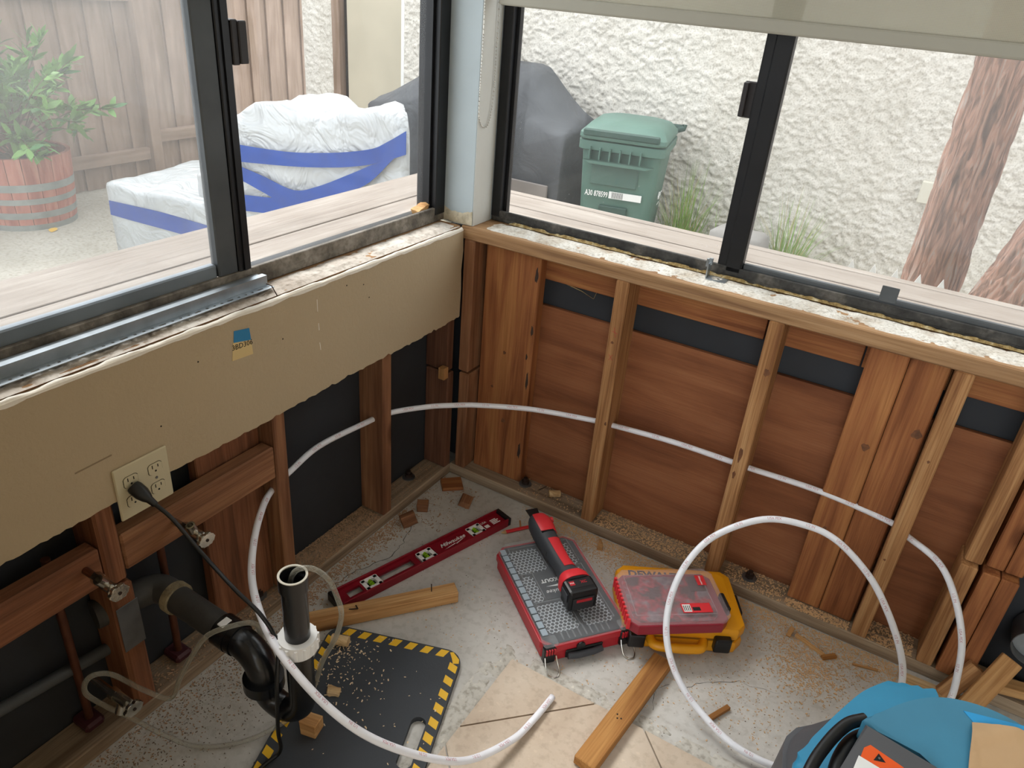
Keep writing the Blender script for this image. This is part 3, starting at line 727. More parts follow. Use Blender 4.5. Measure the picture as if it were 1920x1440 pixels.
# ---------------------------------------------------------------- barrel planter and shrub
bx, by = -3.70, .62   # barrel centre, set below so its near side meets the patio
bx, by = -3.915, .815
RB = .305; HB = .445
bar = thing('barrel_planter', 'half wine barrel planter with faded red staves and grey hoops', 'planter', (bx, by, G))
def brad(z): t = z / HB; return RB * (.885 + .16 * t - .045 * t * t)
nst = 22
stave_me = None
for i in range(nst):
    a0, a1 = 2 * PI * i / nst + .006, 2 * PI * (i + 1) / nst - .006
    rings = []
    for zz in np.linspace(0, HB, 7):
        ro, ri = brad(zz), brad(zz) - .024
        rings.append([(math.cos(a) * r_, math.sin(a) * r_, zz) for a, r_ in ((a0, ro), ((a0 + a1) / 2, ro * 1.002), (a1, ro), (a1, ri), (a0, ri))])
    if stave_me is None:
        # one stave at angle zero, its own X along the wood
        m0 = Matrix(((0, 0, 1, 0), (0, 1, 0, 0), (-1, 0, 0, 0), (0, 0, 0, 1)))
        s = MB().loft([[(z_, y_, -x_) for x_, y_, z_ in r] for r in [[(math.cos(a) * r_, math.sin(a) * r_, zz) for a, r_ in ((-PI / nst + .006, brad(zz)), (0, brad(zz) * 1.002), (PI / nst - .006, brad(zz)), (PI / nst - .006, brad(zz) - .024), (-PI / nst + .006, brad(zz) - .024))] for zz in np.linspace(0, HB, 7)]])
        o = s.build('stave', BARREL_R, bar, local=True); stave_me = o.data
        base_m = Matrix(((0, 0, -1, 0), (0, 1, 0, 0), (1, 0, 0, 0), (0, 0, 0, 1))); o.matrix_basis = base_m
    else:
        o = link('stave', stave_me, None, bar, local=True, mtx=Matrix.Rotation(2 * PI * i / nst, 4, 'Z') @ base_m)
for z0, z1 in ((.245, .29), (.165, .20), (.075, .115), (.0, .035)):
    s = MB(); n = 44; rs = []
    for zz, off in ((z0, .0025), (z1, .0025), (z1, -.003), (z0, -.003)):
        rs.append([(math.cos(2 * PI * k / n) * (brad(zz) + off), math.sin(2 * PI * k / n) * (brad(zz) + off), zz) for k in range(n)])
    rs.append(rs[0]); s.loft(rs, cap=False); s.build('hoop', HOOP, bar, local=True, smooth=True)
n = 40; U, V = np.meshgrid(np.linspace(0, 1, 14), np.linspace(0, 2 * PI, n), indexing='ij')
rr = U * (brad(.37) - .02)
link('soil', grid_mesh('soil', np.stack([rr * np.cos(V), rr * np.sin(V), .355 + .03 * fbm(rr * np.cos(V) * 12 + 9, rr * np.sin(V) * 12 + 9, 2)], -1)), SOIL, bar, local=True, smooth='all')

plant = thing('citrus_shrub', 'leafy green citrus shrub with a few yellow leaves growing in the barrel', 'shrub', (bx, by, G + .37))
leafm = bpy.data.meshes.new('leaf')
s = MB(); L = 1.; pr = [(0, 0), (.2, .14), (.45, .2), (.75, .13), (1, 0)]
up_ = [s.bm.verts.new((x, w, .04 * math.sin(x * PI))) for x, w in pr]; mid = [s.bm.verts.new((x, 0, .09 * math.sin(x * PI) - .05)) for x, w in pr[1:-1]]; dn = [s.bm.verts.new((x, -w, .04 * math.sin(x * PI))) for x, w in pr[1:-1]]
md = [up_[0]] + mid + [up_[-1]]; lo = [up_[0]] + dn + [up_[-1]]
for A, B in ((up_, md), (md, lo)):
    for i in range(4):
        vs = [A[i], A[i + 1], B[i + 1], B[i]]; q = []
        for v in vs:
            if v not in q: q.append(v)
        s.bm.faces.new(q)
s.bm.to_mesh(leafm)
for p in leafm.polygons: p.use_smooth = True
leaf_v = {}
for nm, mt in (('a', LEAF), ('b', LEAFD), ('c', LEAFY)):
    me = leafm.copy(); me.materials.append(mt); leaf_v[nm] = me
twigs = []
root = Vector((0, 0, -.02))
for k in range(58):
    a = random.uniform(0, 2 * PI); el = random.uniform(.25, 1.35); ln = random.uniform(.42, .70)
    d = Vector((math.cos(a) * math.cos(el), math.sin(a) * math.cos(el), math.sin(el)))
    p0 = root + Vector((0, 0, random.uniform(0, .18))); p1 = p0 + d * ln * .55 + Vector((0, 0, .05)); p2 = p0 + d * ln + Vector((0, 0, .02 if el > .6 else -.06))
    twigs.append(spline([p0, p1, p2], 6))
s = MB()
s.tube([root, root + Vector((.01, 0, .12)), root + Vector((0, .01, .24))], [.016, .013, .009], 8)
for t in twigs: s.tube(t, [.006 - .0045 * i / (len(t) - 1) for i in range(len(t))], 5)
s.build('branches', BARKB, plant, local=True)
def leaf_at(p, d, ln, me):
    up = Vector((random.uniform(-.6, .6), random.uniform(-.6, .6), 1)).normalized()
    x = d.normalized(); y = up.cross(x).normalized(); z = x.cross(y)
    m = Matrix((x * ln, y * ln, z * ln)).transposed().to_4x4(); m.translation = p
    return m
nl = 0; rest = MB()
for t in twigs:
    for j in range(22):
        i = random.randint(5, len(t) - 2) if j else len(t) - 2
        base = t[i].lerp(t[i + 1], random.random())
        d = (t[i + 1] - t[i]).normalized() * .7 + Vector((random.gauss(0, .7), random.gauss(0, .7), random.gauss(.1, .5)))
        ln = random.uniform(.075, .125)
        r_ = random.random(); me = leaf_v['c'] if r_ < .012 else leaf_v['a'] if r_ < .7 else leaf_v['b']
        m = leaf_at(base, d, ln, me)
        if nl < 296 and j % 4 == 0: link('leaf', me, None, plant, local=True, mtx=m); nl += 1
        else: rest.bm.from_mesh(leafm); vs = rest.bm.verts[-len(leafm.vertices):] if False else list(rest.bm.verts)[-len(leafm.vertices):]; bmesh.ops.transform(rest.bm, matrix=m, verts=vs)
o = rest.build('foliage', LEAF, plant, local=True, smooth='all', recalc=False); o['kind'] = 'stuff'
lf = link('fallen_leaf', leaf_v['c'], None, mtx=Matrix.Translation((-3.565, .742, G + .004)) @ Matrix.Rotation(2.4, 4, 'Z') @ Matrix.Diagonal((.1, .13, .12, 1)))
tag(lf, 'single yellow leaf fallen on the patio beside the barrel', 'leaf')

# ---------------------------------------------------------------- wrapped sofa
SA = R(10)
def sofa_fn(seed, amp, zt=None):
    def f(c):
        k = nz(c, 5, seed) * amp + nz(c, 13, seed + 2) * amp * .45
        d = Vector((c.x, c.y, 0)).normalized()
        c = c + Vector((d.x * k * .3, d.y * k * .3, 0))
        if zt: c.x -= (c.y + .21) * .62
        if zt and c.z > .45: c.z += zt(c.x) * ((c.z - .45) / .45) + k
        elif c.z > .3: c.z += k
        return c
    return f
so = thing('wrapped_ottoman', 'low seat section wrapped in white plastic sheeting with one blue tape band', 'furniture', (-2.9, .73, G), SA)
o = soft_box((.90, .80, .44), 14, 2, sofa_fn(3, .02)).build('plastic_wrap', PLASTICG, so, local=True, smooth='all', mtx=Matrix.Translation((.43, .41, 0)))
MB().box((.03, .03, .0), (.82, .77, .30), .03).build('seat_core', PLASTICG, so, local=True)
o = soft_box((.30, .48, .16), 8, 2, sofa_fn(8, .05)).build('plastic_bundle', PLASTICW, so, local=True, smooth='all', mtx=Matrix.Translation((.69, .36, .40)))
def ribbon(name, top, bot, y, mat, parent, per=6):
    a = spline([(u, y, z - G) for u, z in top], per); b = spline([(u, y, z - G) for u, z in bot], per)
    n = min(len(a), len(b)); s = MB()
    rings = [[a[i], b[i], b[i] + Vector((0, .004, 0)), a[i] + Vector((0, .004, 0))] for i in range(n)]
    return s.loft(rings).build(name, mat, parent, local=True)
ribbon('tape_band', [(.012, .222), (.2, .220), (.4, .216), (.72, .195)], [(.008, .140), (.17, .131), (.47, .117), (.75, .095)], .004, TAPEB, so)
s = MB().box((.004, .02, .262), (.009, .6, .342)); s.build('tape_band', TAPEB, so, local=True)

sb = thing('wrapped_sofa', 'tall lumpy sofa back wrapped in white plastic with crossing blue tape bands', 'furniture', (-2.9, .73, G), SA)
def ztop(x):
    u = x + 1.385
    pts = [(.75, -.10), (.95, -.04), (1.08, .02), (1.2, .045), (1.33, .035), (1.45, -.015), (1.57, .05), (1.73, .07), (1.84, .075), (1.9, .04)]
    for (a, b), (c, d) in zip(pts, pts[1:]):
        if a <= u <= c: return b + (d - b) * (u - a) / (c - a)
    return -.13 if u < 1 else .03
o = soft_box((1.07, .42, .965), 18, 2, sofa_fn(5, .03, ztop)).build('plastic_wrap', PLASTICW, sb, local=True, smooth='all', mtx=Matrix.Translation((1.385, .22, 0)))
F_ = -.018
ribbon('tape_band', [(.88, .668), (1.125, .670), (1.313, .679), (1.555, .714), (1.73, .756), (1.815, .800), (1.91, .860)], [(.88, .578), (1.15, .597), (1.35, .615), (1.56, .645), (1.72, .682), (1.83, .722), (1.91, .755)], F_, TAPEB, sb)
ribbon('tape_band', [(.90, .575), (1.0, .555), (1.112, .531), (1.284, .491), (1.427, .533), (1.611, .621), (1.729, .682)], [(.90, .510), (1.0, .482), (1.104, .449), (1.262, .406), (1.486, .484), (1.698, .584), (1.85, .73)], F_ - .003, TAPEB, sb)
ribbon('tape_band', [(.90, .410), (1.02, .420), (1.15, .430), (1.30, .450)], [(.90, .330), (1.02, .336), (1.15, .352), (1.33, .405)], F_ - .001, TAPEB, sb)

# ---------------------------------------------------------------- covered grill
gl = thing('covered_grill', 'barbecue under a faded black fabric cover beside the stucco wall', 'grill', (-1.47, 2.45, G))
def sect(x, w, zt, zs, yf, yb):
    return [(x, yf, 0), (x, yf - .02, zs * .5), (x, yf, zs), (x, yf + .10 * w, zs + (zt - zs) * .6), (x, yf + .22, zt), (x, yb - .16, zt), (x, yb - .03, zs + (zt - zs) * .4), (x, yb, zs), (x, yb, 0)]
rings = []
for x, zt, zs in ((-.73, .87, .84), (-.71, .90, .86), (-.50, 1.02, .88), (-.36, 1.13, .90), (-.30, 1.165, .92), (0, 1.18, .93), (.30, 1.185, .93), (.36, 1.17, .93), (.46, 1.08, .90), (.60, .965, .86), (.68, .91, .86), (.70, .87, .84)):
    rings.append([Vector(p) for p in sect(x, 1, zt, zs, -.28, .28)])
me = MB().loft(rings)
bmesh.ops.subdivide_edges(me.bm, edges=me.bm.edges, cuts=2, use_grid_fill=True)
for v in me.bm.verts:
    c = v.co; k = nz(c, 6, 4) * .022 + nz(c, 14, 6) * .009
    if c.z > .02: v.co = c + Vector((0, -k, k * .3))
me.build('fabric_cover', COVER, gl, local=True, smooth='all')
MB().box((-.30, -.318, .42), (.64, -.303, .58), .004).build('pale_patch', plain('dusty brown board', '7d7570', .7, var=.1), gl, local=True)
for x in (-.5, .5): MB().cyl((x, -.1, 0), (x, -.1, .1), .03).build('leg', BLACKP, gl, local=True)

# ---------------------------------------------------------------- wheeled bin
bn = thing('wheeled_bin', 'green wheeled rubbish bin with a ribbed rim standing by the stucco wall', 'bin', (-.445, 2.34, G), R(13))
def rrect(cx, cy, w, d, r, z, n=4):
    p = []
    for qx, qy, a0 in ((1, 1, 0), (-1, 1, 90), (-1, -1, 180), (1, -1, 270)):
        for k in range(n + 1):
            a = R(a0 + 90 * k / n); p.append(Vector((cx + qx * (w / 2 - r) + math.cos(a) * r, cy + qy * (d / 2 - r) + math.sin(a) * r, z)))
    return p
MB().loft([rrect(0, .02, .36, .40, .05, .02), rrect(0, .01, .38, .43, .05, .30), rrect(0, 0, .43, .50, .05, .80), rrect(0, 0, .44, .51, .05, .87)]).build('body', BINGR, bn, local=True, smooth=True)
MB().loft([rrect(0, 0, .455, .52, .05, .845), rrect(0, 0, .475, .545, .05, .85), rrect(0, 0, .475, .545, .05, .895), rrect(0, 0, .45, .52, .05, .90)]).build('rim', BINGR, bn, local=True, smooth=True)
for k in range(6):
    x = -.165 + k * .055
    MB().box((x, -.302, .80), (x + .006, -.255, .868)).build('rim_rib', BINGR, bn, local=True)
MB().loft([[(-.19, -.262, .795), (-.16, -.262, .775), (.15, -.262, .775), (.19, -.262, .795)], [(-.19, -.305, .80), (-.16, -.305, .785), (.15, -.305, .785), (.19, -.305, .80)], [(-.19, -.305, .807), (-.16, -.305, .792), (.15, -.305, .792), (.19, -.305, .807)]]).build('grab_bar', BINGR, bn, local=True)
lid = MB().loft([rrect(0, -.005, .465, .545, .05, .905), rrect(0, -.005, .475, .555, .05, .915), rrect(0, -.005, .47, .55, .05, .935), rrect(0, .01, .40, .46, .08, .975), rrect(0, .02, .30, .34, .08, .99)]).build('lid', BINGR, bn, local=True, smooth=True)
MB().box((-.21, -.290, .922), (.20, -.262, .958), .006).build('lid_lip', BINRIM, lid, local=True)
MB().tube([(.18, .30, .90), (.26, .315, .93), (.26, .32, .95)], .016, 10).tube([(-.22, .33, .93), (.26, .33, .93)], .017, 10).build('handle', BINRIM, bn, local=True, smooth=True)
for x in (-.21, .21): MB().cyl((x - .02, .20, .10), (x + .02, .20, .10), .10, n=24).build('wheel', BLACKP, bn, local=True)
MB().box((-.150, -.2545, .665), (.110, -.236, .795), .006).build('front_panel', plain('shaded green panel', '47635a', .6), bn, local=True)  # body green darkened a little, shade put into the panel colour
MB().box((-.085, -.246, .40), (.075, -.215, .555), .006).build('lower_recess', BINRIM, bn, local=True)
mt = frame_mtx((-.105, -.2485, .615), (1, 0, 0), (0, .06, 1))
text('serial_number', 'A30 878599', .042, mt, WHITE, bn, ext=.0006, sx=.62, bold=.0006)
MB().box((-.035, -.2475, .600), (.145, -.2400, .637)).build('white_sticker', WHITE, bn, local=True)
for k in range(9): MB().box((-.018 + k * .0072, -.2490, .603), (-.0155 + k * .0072, -.2478, .635)).build('barcode_bar', INK, bn, local=True)
s = MB(); c0 = (.2135, -.02, .60)
for k in range(3):
    a = R(90 + 120 * k); s.cyl((.2135, -.02 + .022 * math.cos(a), .60 + .022 * math.sin(a)), (.2135, -.02 + .022 * math.cos(a + 1.8), .60 + .022 * math.sin(a + 1.8)), .004, n=6)
s.build('recycling_mark', WHITE, bn, local=True)
s = MB().box((.2115, .02, .60), (.2140, .10, .606)).box((.2115, .02, .588), (.2140, .085, .593)).box((.2100, -.03, .55), (.2125, .05, .554)).build('printed_lines', WHITE, bn, local=True)

# ---------------------------------------------------------------- pine trunks
def trunk(name, label, p0, p1, r0, r1, seed, flare=.5):
    p0, p1 = Vector(p0), Vector(p1); nu, nv = 150, 110
    V, A = np.meshgrid(np.linspace(0, 1, nu), np.linspace(0, 2 * PI, nv), indexing='ij'); Lh = (p1 - p0).length
    rad = r0 + (r1 - r0) * V + r0 * flare * np.exp(-V * Lh / .22)
    cA, sA = np.cos(A), np.sin(A)
    n1 = fbm(A * 9 / PI * 2 + 2.2 * fbm(A * 3, V * Lh * 5, seed + 3), V * Lh * 7, seed, 3)
    n1[:, -1] = n1[:, 0]
    w = np.minimum(A, 2 * PI - A).clip(0, .3) / .3; n1 = n1 * w + .45 * (1 - w)
    h = np.abs(n1 - .44) / .18
    rad = rad * (1 + .10 * h.clip(0, 1)) + .012 * (n1 - .4)
    x = (p1 - p0).normalized(); a = x.orthogonal().normalized(); b = x.cross(a)
    P = np.zeros((nu, nv, 3))
    for k in range(3): P[..., k] = x[k] * V * Lh + (a[k] * cA + b[k] * sA) * rad
    o = link(name, grid_mesh(name, P), BARK, smooth='all', mtx=Matrix.Translation(p0)); return tag(o, label, 'tree', 'pine trunks by the stucco wall')
trunk('pine_trunk', 'upright pine trunk with flaky reddish bark in front of the stucco wall', (1.235, 1.72, G), (1.19, 1.72, 3.0), .105, .085, 3)
trunk('pine_trunk', 'leaning pine trunk with flaky bark at the edge of the view', (1.30, 1.50, G), (1.98, 1.70, 2.4), .11, .09, 8, .3)

# ---------------------------------------------------------------- grasses, stone, pickets
def tuft(label, loc, n, hgt, spread, seed):
    rnd = random.Random(seed); t = thing('grass_tuft', label, 'grass', loc, group='grass tufts along the stucco wall'); 
    for mt, frac, nm in ((GRASS, .75, 'green_blades'), (STRAW, .25, 'dry_blades')):
        s = MB()
        for k in range(int(n * frac)):
            a = rnd.uniform(0, 2 * PI); ln = hgt * rnd.uniform(.5, 1.1); sp = spread * rnd.uniform(.2, 1)
            p0 = Vector((rnd.gauss(0, .03), rnd.gauss(0, .03), 0)); d = Vector((math.cos(a), math.sin(a), 0))
            w = Vector((-d.y, d.x, 0)) * .0055; pts = []
            for j in range(5):
                u = j / 4; pts.append(p0 + d * sp * u ** 1.6 + Vector((0, 0, ln * (u - .38 * u * u * (sp / spread)))))
            L_ = [s.bm.verts.new(p - w * (1 - j / 4.3)) for j, p in enumerate(pts)]; R_ = [s.bm.verts.new(p + w * (1 - j / 4.3)) for j, p in enumerate(pts)]
            for j in range(4): s.bm.faces.new((L_[j], L_[j + 1], R_[j + 1], R_[j]))
        o = s.build(nm, mt, t, local=True); o['kind'] = 'stuff'
    return t
tuft('tall grass tuft growing beside the green bin', (-.09, 2.48, G), 240, .88, .26, 1)
tuft('low sprawling grass tuft between bin and window stile', (.12, 2.52, G), 80, .60, .34, 2)
tuft('grass tuft seen through the wider clear pane', (.50, 2.50, G), 200, .80, .30, 3)
s = soft_box((.30, .22, .56), 6, 3, lambda c: c + Vector((nz(c, 6, 1), nz(c, 6, 2), nz(c, 6, 3))) * .02).build('grey_boulder', plain('grey stone', '8d8a86', .9, var=.2, bump=.4, bscale=20), smooth='all', mtx=Matrix.Translation((.30, 2.2, G)))
tag(s, 'grey rounded stone behind the ledge near the window stile', 'stone')
pk = thing('picket_edging', 'row of small white pointed garden pickets behind the ledge', 'edging', (1.10, 1.45, G))
for x in (.93, 1.013, 1.096, 1.180, 1.262):
    MB().prism([(-.022, 0), (.022, 0), (.022, .68), (.0, .742), (-.022, .68)], -.005, .005, mtx=Matrix(((1, 0, 0, x), (0, 0, -1, 1.45), (0, 1, 0, G), (0, 0, 0, 1)))).build('picket', WHITE, pk)
MB().box((.90, 1.456, .30), (1.29, 1.466, .34)).build('rail', WHITE, pk)
s = MB().box((1.045, 2.755, .63), (1.11, 2.799, .74), .003).build('wall_vent_box', plain('cream painted box', 'cfcabb', .7)); tag(s, 'small cream box fixed to the stucco wall beside the pine trunk', 'box')

# ---------------------------------------------------------------- things on and in the walls
op = thing('wall_outlet', 'ivory four-socket wall plate in the cream drywall', 'outlet', (.0128, -1.088, .6), rot=(0, 0, 0))
MB().box((.0128, -1.144, .542), (.0185, -1.030, .658), .002).build('cover_plate', IVORY, op)
for yy in (-1.113, -1.061):
    for zz in (.578, .622):
        q = [(.0145 * math.cos(a) * (1.0), .0145 * math.sin(a)) for a in np.linspace(0, 2 * PI, 25)[:-1]]
        q = [(max(-.0145, min(.0145, a * 1.18)), max(-.0118, min(.0118, b_))) for a, b_ in q]
        mm = Matrix(((0, 0, 1, 0), (1, 0, 0, yy), (0, 1, 0, zz), (0, 0, 0, 1)))
        f = MB().prism(q, .0184, .0200, mtx=mm).build('socket_face', IVORY, op)
        MB().prism([(a * 1.07, b_ * 1.07) for a, b_ in q], .0184, .0187, mtx=mm).build('socket_gap', SLOT, f)
        for dy, h in ((-.006, .008), (.006, .0065)):
            MB().box((.0199, yy + dy - .001, zz + .001), (.0202, yy + dy + .001, zz + .001 + h)).build('slot', SLOT, f)
        MB().cyl((.0199, yy, zz - .0055), (.0202, yy, zz - .0055), .0022, n=10).build('ground_hole', SLOT, f)
    MB().cyl((.0180, yy, .600), (.0195, yy, .600), .0028, n=12).build('screw', STEEL, op)

pc = thing('power_cord', 'black power cord plugged into the ivory wall plate and hanging to the floor', 'cord', (.02, -1.11, .6))
s = MB(); ax = (Vector((.095, -1.094, .560)) - Vector((.022, -1.112, .610))).normalized()
p0 = Vector((.022, -1.113, .611))
sd = ax.cross(Vector((0, 0, 1))).normalized(); up = sd.cross(ax)
rings = []
for t, w, h in ((0, .013, .012), (.006, .015, .013), (.022, .015, .012), (.034, .011, .010), (.040, .0075, .0075), (.055, .006, .006)):
    rings.append([p0 + ax * t + sd * math.cos(2 * PI * k / 12) * w + up * math.sin(2 * PI * k / 12) * h for k in range(12)])
s.loft(rings).build('plug', BLACKP, pc, smooth=True)
cord = [tuple(p0 + ax * .05), (.10, -1.093, .554), (.155, -1.081, .490), (.246, -1.087, .454), (.305, -1.08, .414), (.338, -1.078, .356), (.352, -1.10, .275), (.335, -1.095, .122), (.322, -1.085, .035), (.31, -1.12, .020), (.30, -1.25, .014)]
MB().tube(spline(cord, 8), .0042, 10).build('cable', BLACKP, pc, smooth=True)

tp = thing('label_tape', 'tan tape note with handwriting under a torn blue tape piece on the drywall', 'tape', (.013, -.82, .8))
MB().loft([[(.0130, -.850, .770), (.0130, -.795, .766), (.0130, -.797, .802), (.0130, -.843, .811)], [(.0134, -.850, .770), (.0134, -.795, .766), (.0134, -.797, .802), (.0134, -.843, .811)]]).build('tan_tape', MASK, tp)
MB().loft([[(.0132, -.842, .809), (.0132, -.797, .800), (.0132, -.799, .828), (.0132, -.838, .834)], [(.0137, -.842, .809), (.0137, -.797, .800), (.0137, -.799, .828), (.0137, -.838, .834)]]).build('blue_tape', BLUETAPE, tp)
text('handwriting', '3BD306', .0165, frame_mtx((.0136, -.8205, .796), (0, .99, -.06), (0, .06, 1)), INK, tp, local=False, ext=.0002)

# perforated steel channel lying on the sill
stp = thing('steel_channel', 'galvanised perforated steel channel lying on the sill under the window', 'channel', (-.03, -1.2, .884))
ps = MB()
ps.box((-.0655, -1.95, .882), (-.064, -.700, .900)).box((-.064, -1.95, .8985), (-.057, -.700, .900)).box((-.064, -1.95, .882), (-.034, -.700, .8835)).box((-.034, -1.95, .882), (-.0325, -.700, .905)).box((-.047, -1.95, .9035), (-.034, -.700, .905))

ps.build('channel_profile', GALV, stp)
# flange with punched slots: bars around each opening
fl = MB(); y = -1.95; k = 0
fl.box((-.0325, -1.95, .8825), (-.0235, -.700, .884)).box((-.0185, -1.95, .8825), (-.012, -.700, .884))
while y < -.702:
    gap, solid = ((.014, .012) if k % 4 == 0 else (.005, .013))
    fl.box((-.0236, y, .8825), (-.0184, min(y + solid, -.700), .884)); y += solid + gap; k += 1
fl.build('punched_flange', GALV, stp)
MB().tube([(-.012, -.722, .897), (-.002, -.716, .893), (.008, -.712, .872)], .0012, 6).build('tie_wire', NAILM, stp)

br = thing('steel_clip', 'small bent galvanised angle clip on the right sill beside the window stile', 'bracket', (.74, .07, .874))
MB().box((.712, .058, .8745), (.762, .094, .8765), .0005).build('flat_leg', GALV, br)
MB().box((.708, .068, .8745), (.711, .094, .912)).box((.704, .066, .905), (.709, .074, .925)).box((.706, .086, .905), (.714, .093, .922)).build('bent_leg', GALV, br)
MB().cyl((.740, .077, .8762), (.740, .077, .8769), .004, n=12).build('hole', SLOT, br)
o = beam('wooden_dowel', (.044, .124, .893), (.664, .124, .893), .010, .012, plain('yellow softwood', 'd99f4c', .6, var=.1)); tag(o, 'yellow wooden stick lying in the track of the wide window', 'stick')
o = soft_box((.030, .052, .018), 3, 1, lambda c: c + Vector((nz(c, 60, 1), nz(c, 60, 2), nz(c, 60, 3))) * .005).build('wood_chip', FRESH, smooth=True, mtx=Matrix.Translation((-.098, -.062, .9025)) @ Matrix.Rotation(.3, 4, 'X')); tag(o, 'chewed wood splinter wedged in the window corner beside the post', 'wood scrap')

# ---------------------------------------------------------------- plumbing
def valve(name, label, y, z, out, handle_dir, x0=-.04):
    t = thing(name, label, 'valve', (x0, y, z))
    MB().tube([(x0, y, z), (.045, y, z)], .0075, 12).build('stub_pipe', COPPER if out else CHROME, t, smooth=True)
    MB().cyl((.030, y, z), (.046, y, z), .012, n=6).cyl((.046, y, z), (.082, y, z), .011, n=16).build('valve_body', CHROME, t, smooth=True)
    hd = Vector(handle_dir).normalized()
    MB().ring(Vector((.066, y, z)), Vector((.066, y, z)) + hd * .028, .0095, .006, 16).build('outlet_port', CHROME, t, smooth=True)
    MB().cyl((.082, y, z), (.094, y, z), .006, n=10).build('stem', CHROME, t, smooth=True)
    s = MB(); q = []
    for k in range(40):
        a = 2 * PI * k / 40; r_ = .0185 * (1 + .10 * math.cos(6 * a)); q.append((r_ * math.cos(a), r_ * .82 * math.sin(a)))
    s.prism(q, .094, .103, mtx=Matrix(((0, 0, 1, 0), (1, 0, 0, y), (0, 1, 0, z), (0, 0, 0, 1))), bev=.0015).build('round_handle', CHROME, t)
    MB().cyl((.103, y, z), (.1042, y, z), .0035, n=10).build('handle_screw', NAILM, t)
    return t
valve('shutoff_valve', 'chrome shutoff valve with an oval handle below the wall plate', -1.030, .462, 0, (0, -.3, 1))
valve('shutoff_valve', 'worn shutoff valve in front of the notched stud', -1.222, .470, 1, (0, -.5, .85))
valve('shutoff_valve', 'dusty shutoff valve low in the dark cavity', -1.245, .178, 0, (0, -.4, -.9))
dr = thing('drain_pipe', 'black plastic drain with trap and open standpipe coming from the wall', 'pipe', (0, -1.07, .3))
MB().tube(spline([(-.06, -1.20, .300), (-.045, -1.14, .300), (-.032, -1.09, .300), (-.01, -1.074, .299), (.03, -1.074, .299)], 5), .031, 24).build('wall_elbow', ABSD, dr, smooth=True)
MB().ring((.022, -1.074, .299), (.040, -1.074, .299), .035, .028, 28).build('putty_collar', spotted('dried putty', None, [(.3, '6b604c'), (.6, '9c8f72')], 40, bump=.8), dr)
MB().tube([(.03, -1.074, .299), (.175, -1.073, .292)], .0295, 24).build('trap_arm', ABSD, dr, smooth=True)
MB().ring((.170, -1.073, .292), (.205, -1.073, .290), .0345, .027, 28).ring((.207, -1.073, .290), (.222, -1.073, .290), .0335, .027, 28).build('coupling', ABS, dr, smooth=True)
MB().box((.180, -1.090, .3225), (.196, -1.066, .3265), .001).build('white_sticker', WHITE, dr)
MB().tube(spline([(.200, -1.073, .290), (.235, -1.073, .288), (.262, -1.073, .276), (.278, -1.073, .252), (.281, -1.073, .222)], 6), .031, 24).build('elbow', ABS, dr, smooth=True)
MB().ring((.281, -1.073, .202), (.281, -1.073, .228), .041, .029, 32).build('union_nut', ABS, dr, smooth=True)
MB().tube(spline([(.281, -1.073, .220), (.282, -1.072, .190), (.293, -1.068, .165), (.322, -1.062, .150), (.352, -1.056, .165), (.366, -1.053, .195), (.368, -1.053, .26), (.368, -1.053, .345)], 6), .0265, 24).build('trap_bend', ABS, dr, smooth=True)
s = MB().ring((.368, -1.053, .345), (.368, -1.053, .378), .0365, .024, 32)
for k in range(14):
    a = 2 * PI * k / 14; c_, s_ = math.cos(a), math.sin(a)
    s.cyl((.368 + .037 * c_, -1.053 + .037 * s_, .350), (.368 + .037 * c_, -1.053 + .037 * s_, .374), .0035, n=6)
s.build('slip_nut', WHITE, dr)
MB().ring((.368, -1.053, .360), (.368, -1.053, .512), .0240, .0205, 32).build('standpipe', ABS, dr, smooth=True)
MB().ring((.368, -1.053, .500), (.368, -1.053, .530), .0275, .0235, 32).build('standpipe_hub', ABS, dr, smooth=True)
MB().ring((.368, -1.053, .529), (.368, -1.053, .5315), .0274, .0232, 32).build('cut_rim', plain('pale cut rim', 'b9b4a6', .8), dr)

VIN = [(.352, -1.050, .430), (.352, -1.048, .490), (.362, -1.040, .527), (.385, -1.022, .532), (.412, -1.010, .512), (.428, -1.004, .468), (.429, -.997, .418), (.396, -.981, .326), (.346, -.972, .216), (.305, -.964, .097), (.285, -.985, .034), (.262, -1.05, .022), (.222, -1.106, .010), (.156, -1.163, .010), (.090, -1.192, .030), (.045, -1.225, .085), (.032, -1.268, .165), (.030, -1.292, .225), (.030, -1.277, .252), (.035, -1.24, .228), (.055, -1.195, .150), (.085, -1.160, .110), (.120, -1.150, .190), (.165, -1.140, .280), (.205, -1.130, .345), (.240, -1.100, .365), (.250, -1.06, .345), (.232, -1.030, .279), (.20, -1.00, .12), (.17, -.97, .012)]
o = MB().tube(spline(VIN, 7), .0052, 12).build('vinyl_tube', VINYL, smooth='all'); tag(o, 'thin cloudy vinyl tube looping from the standpipe across the drain', 'tube')

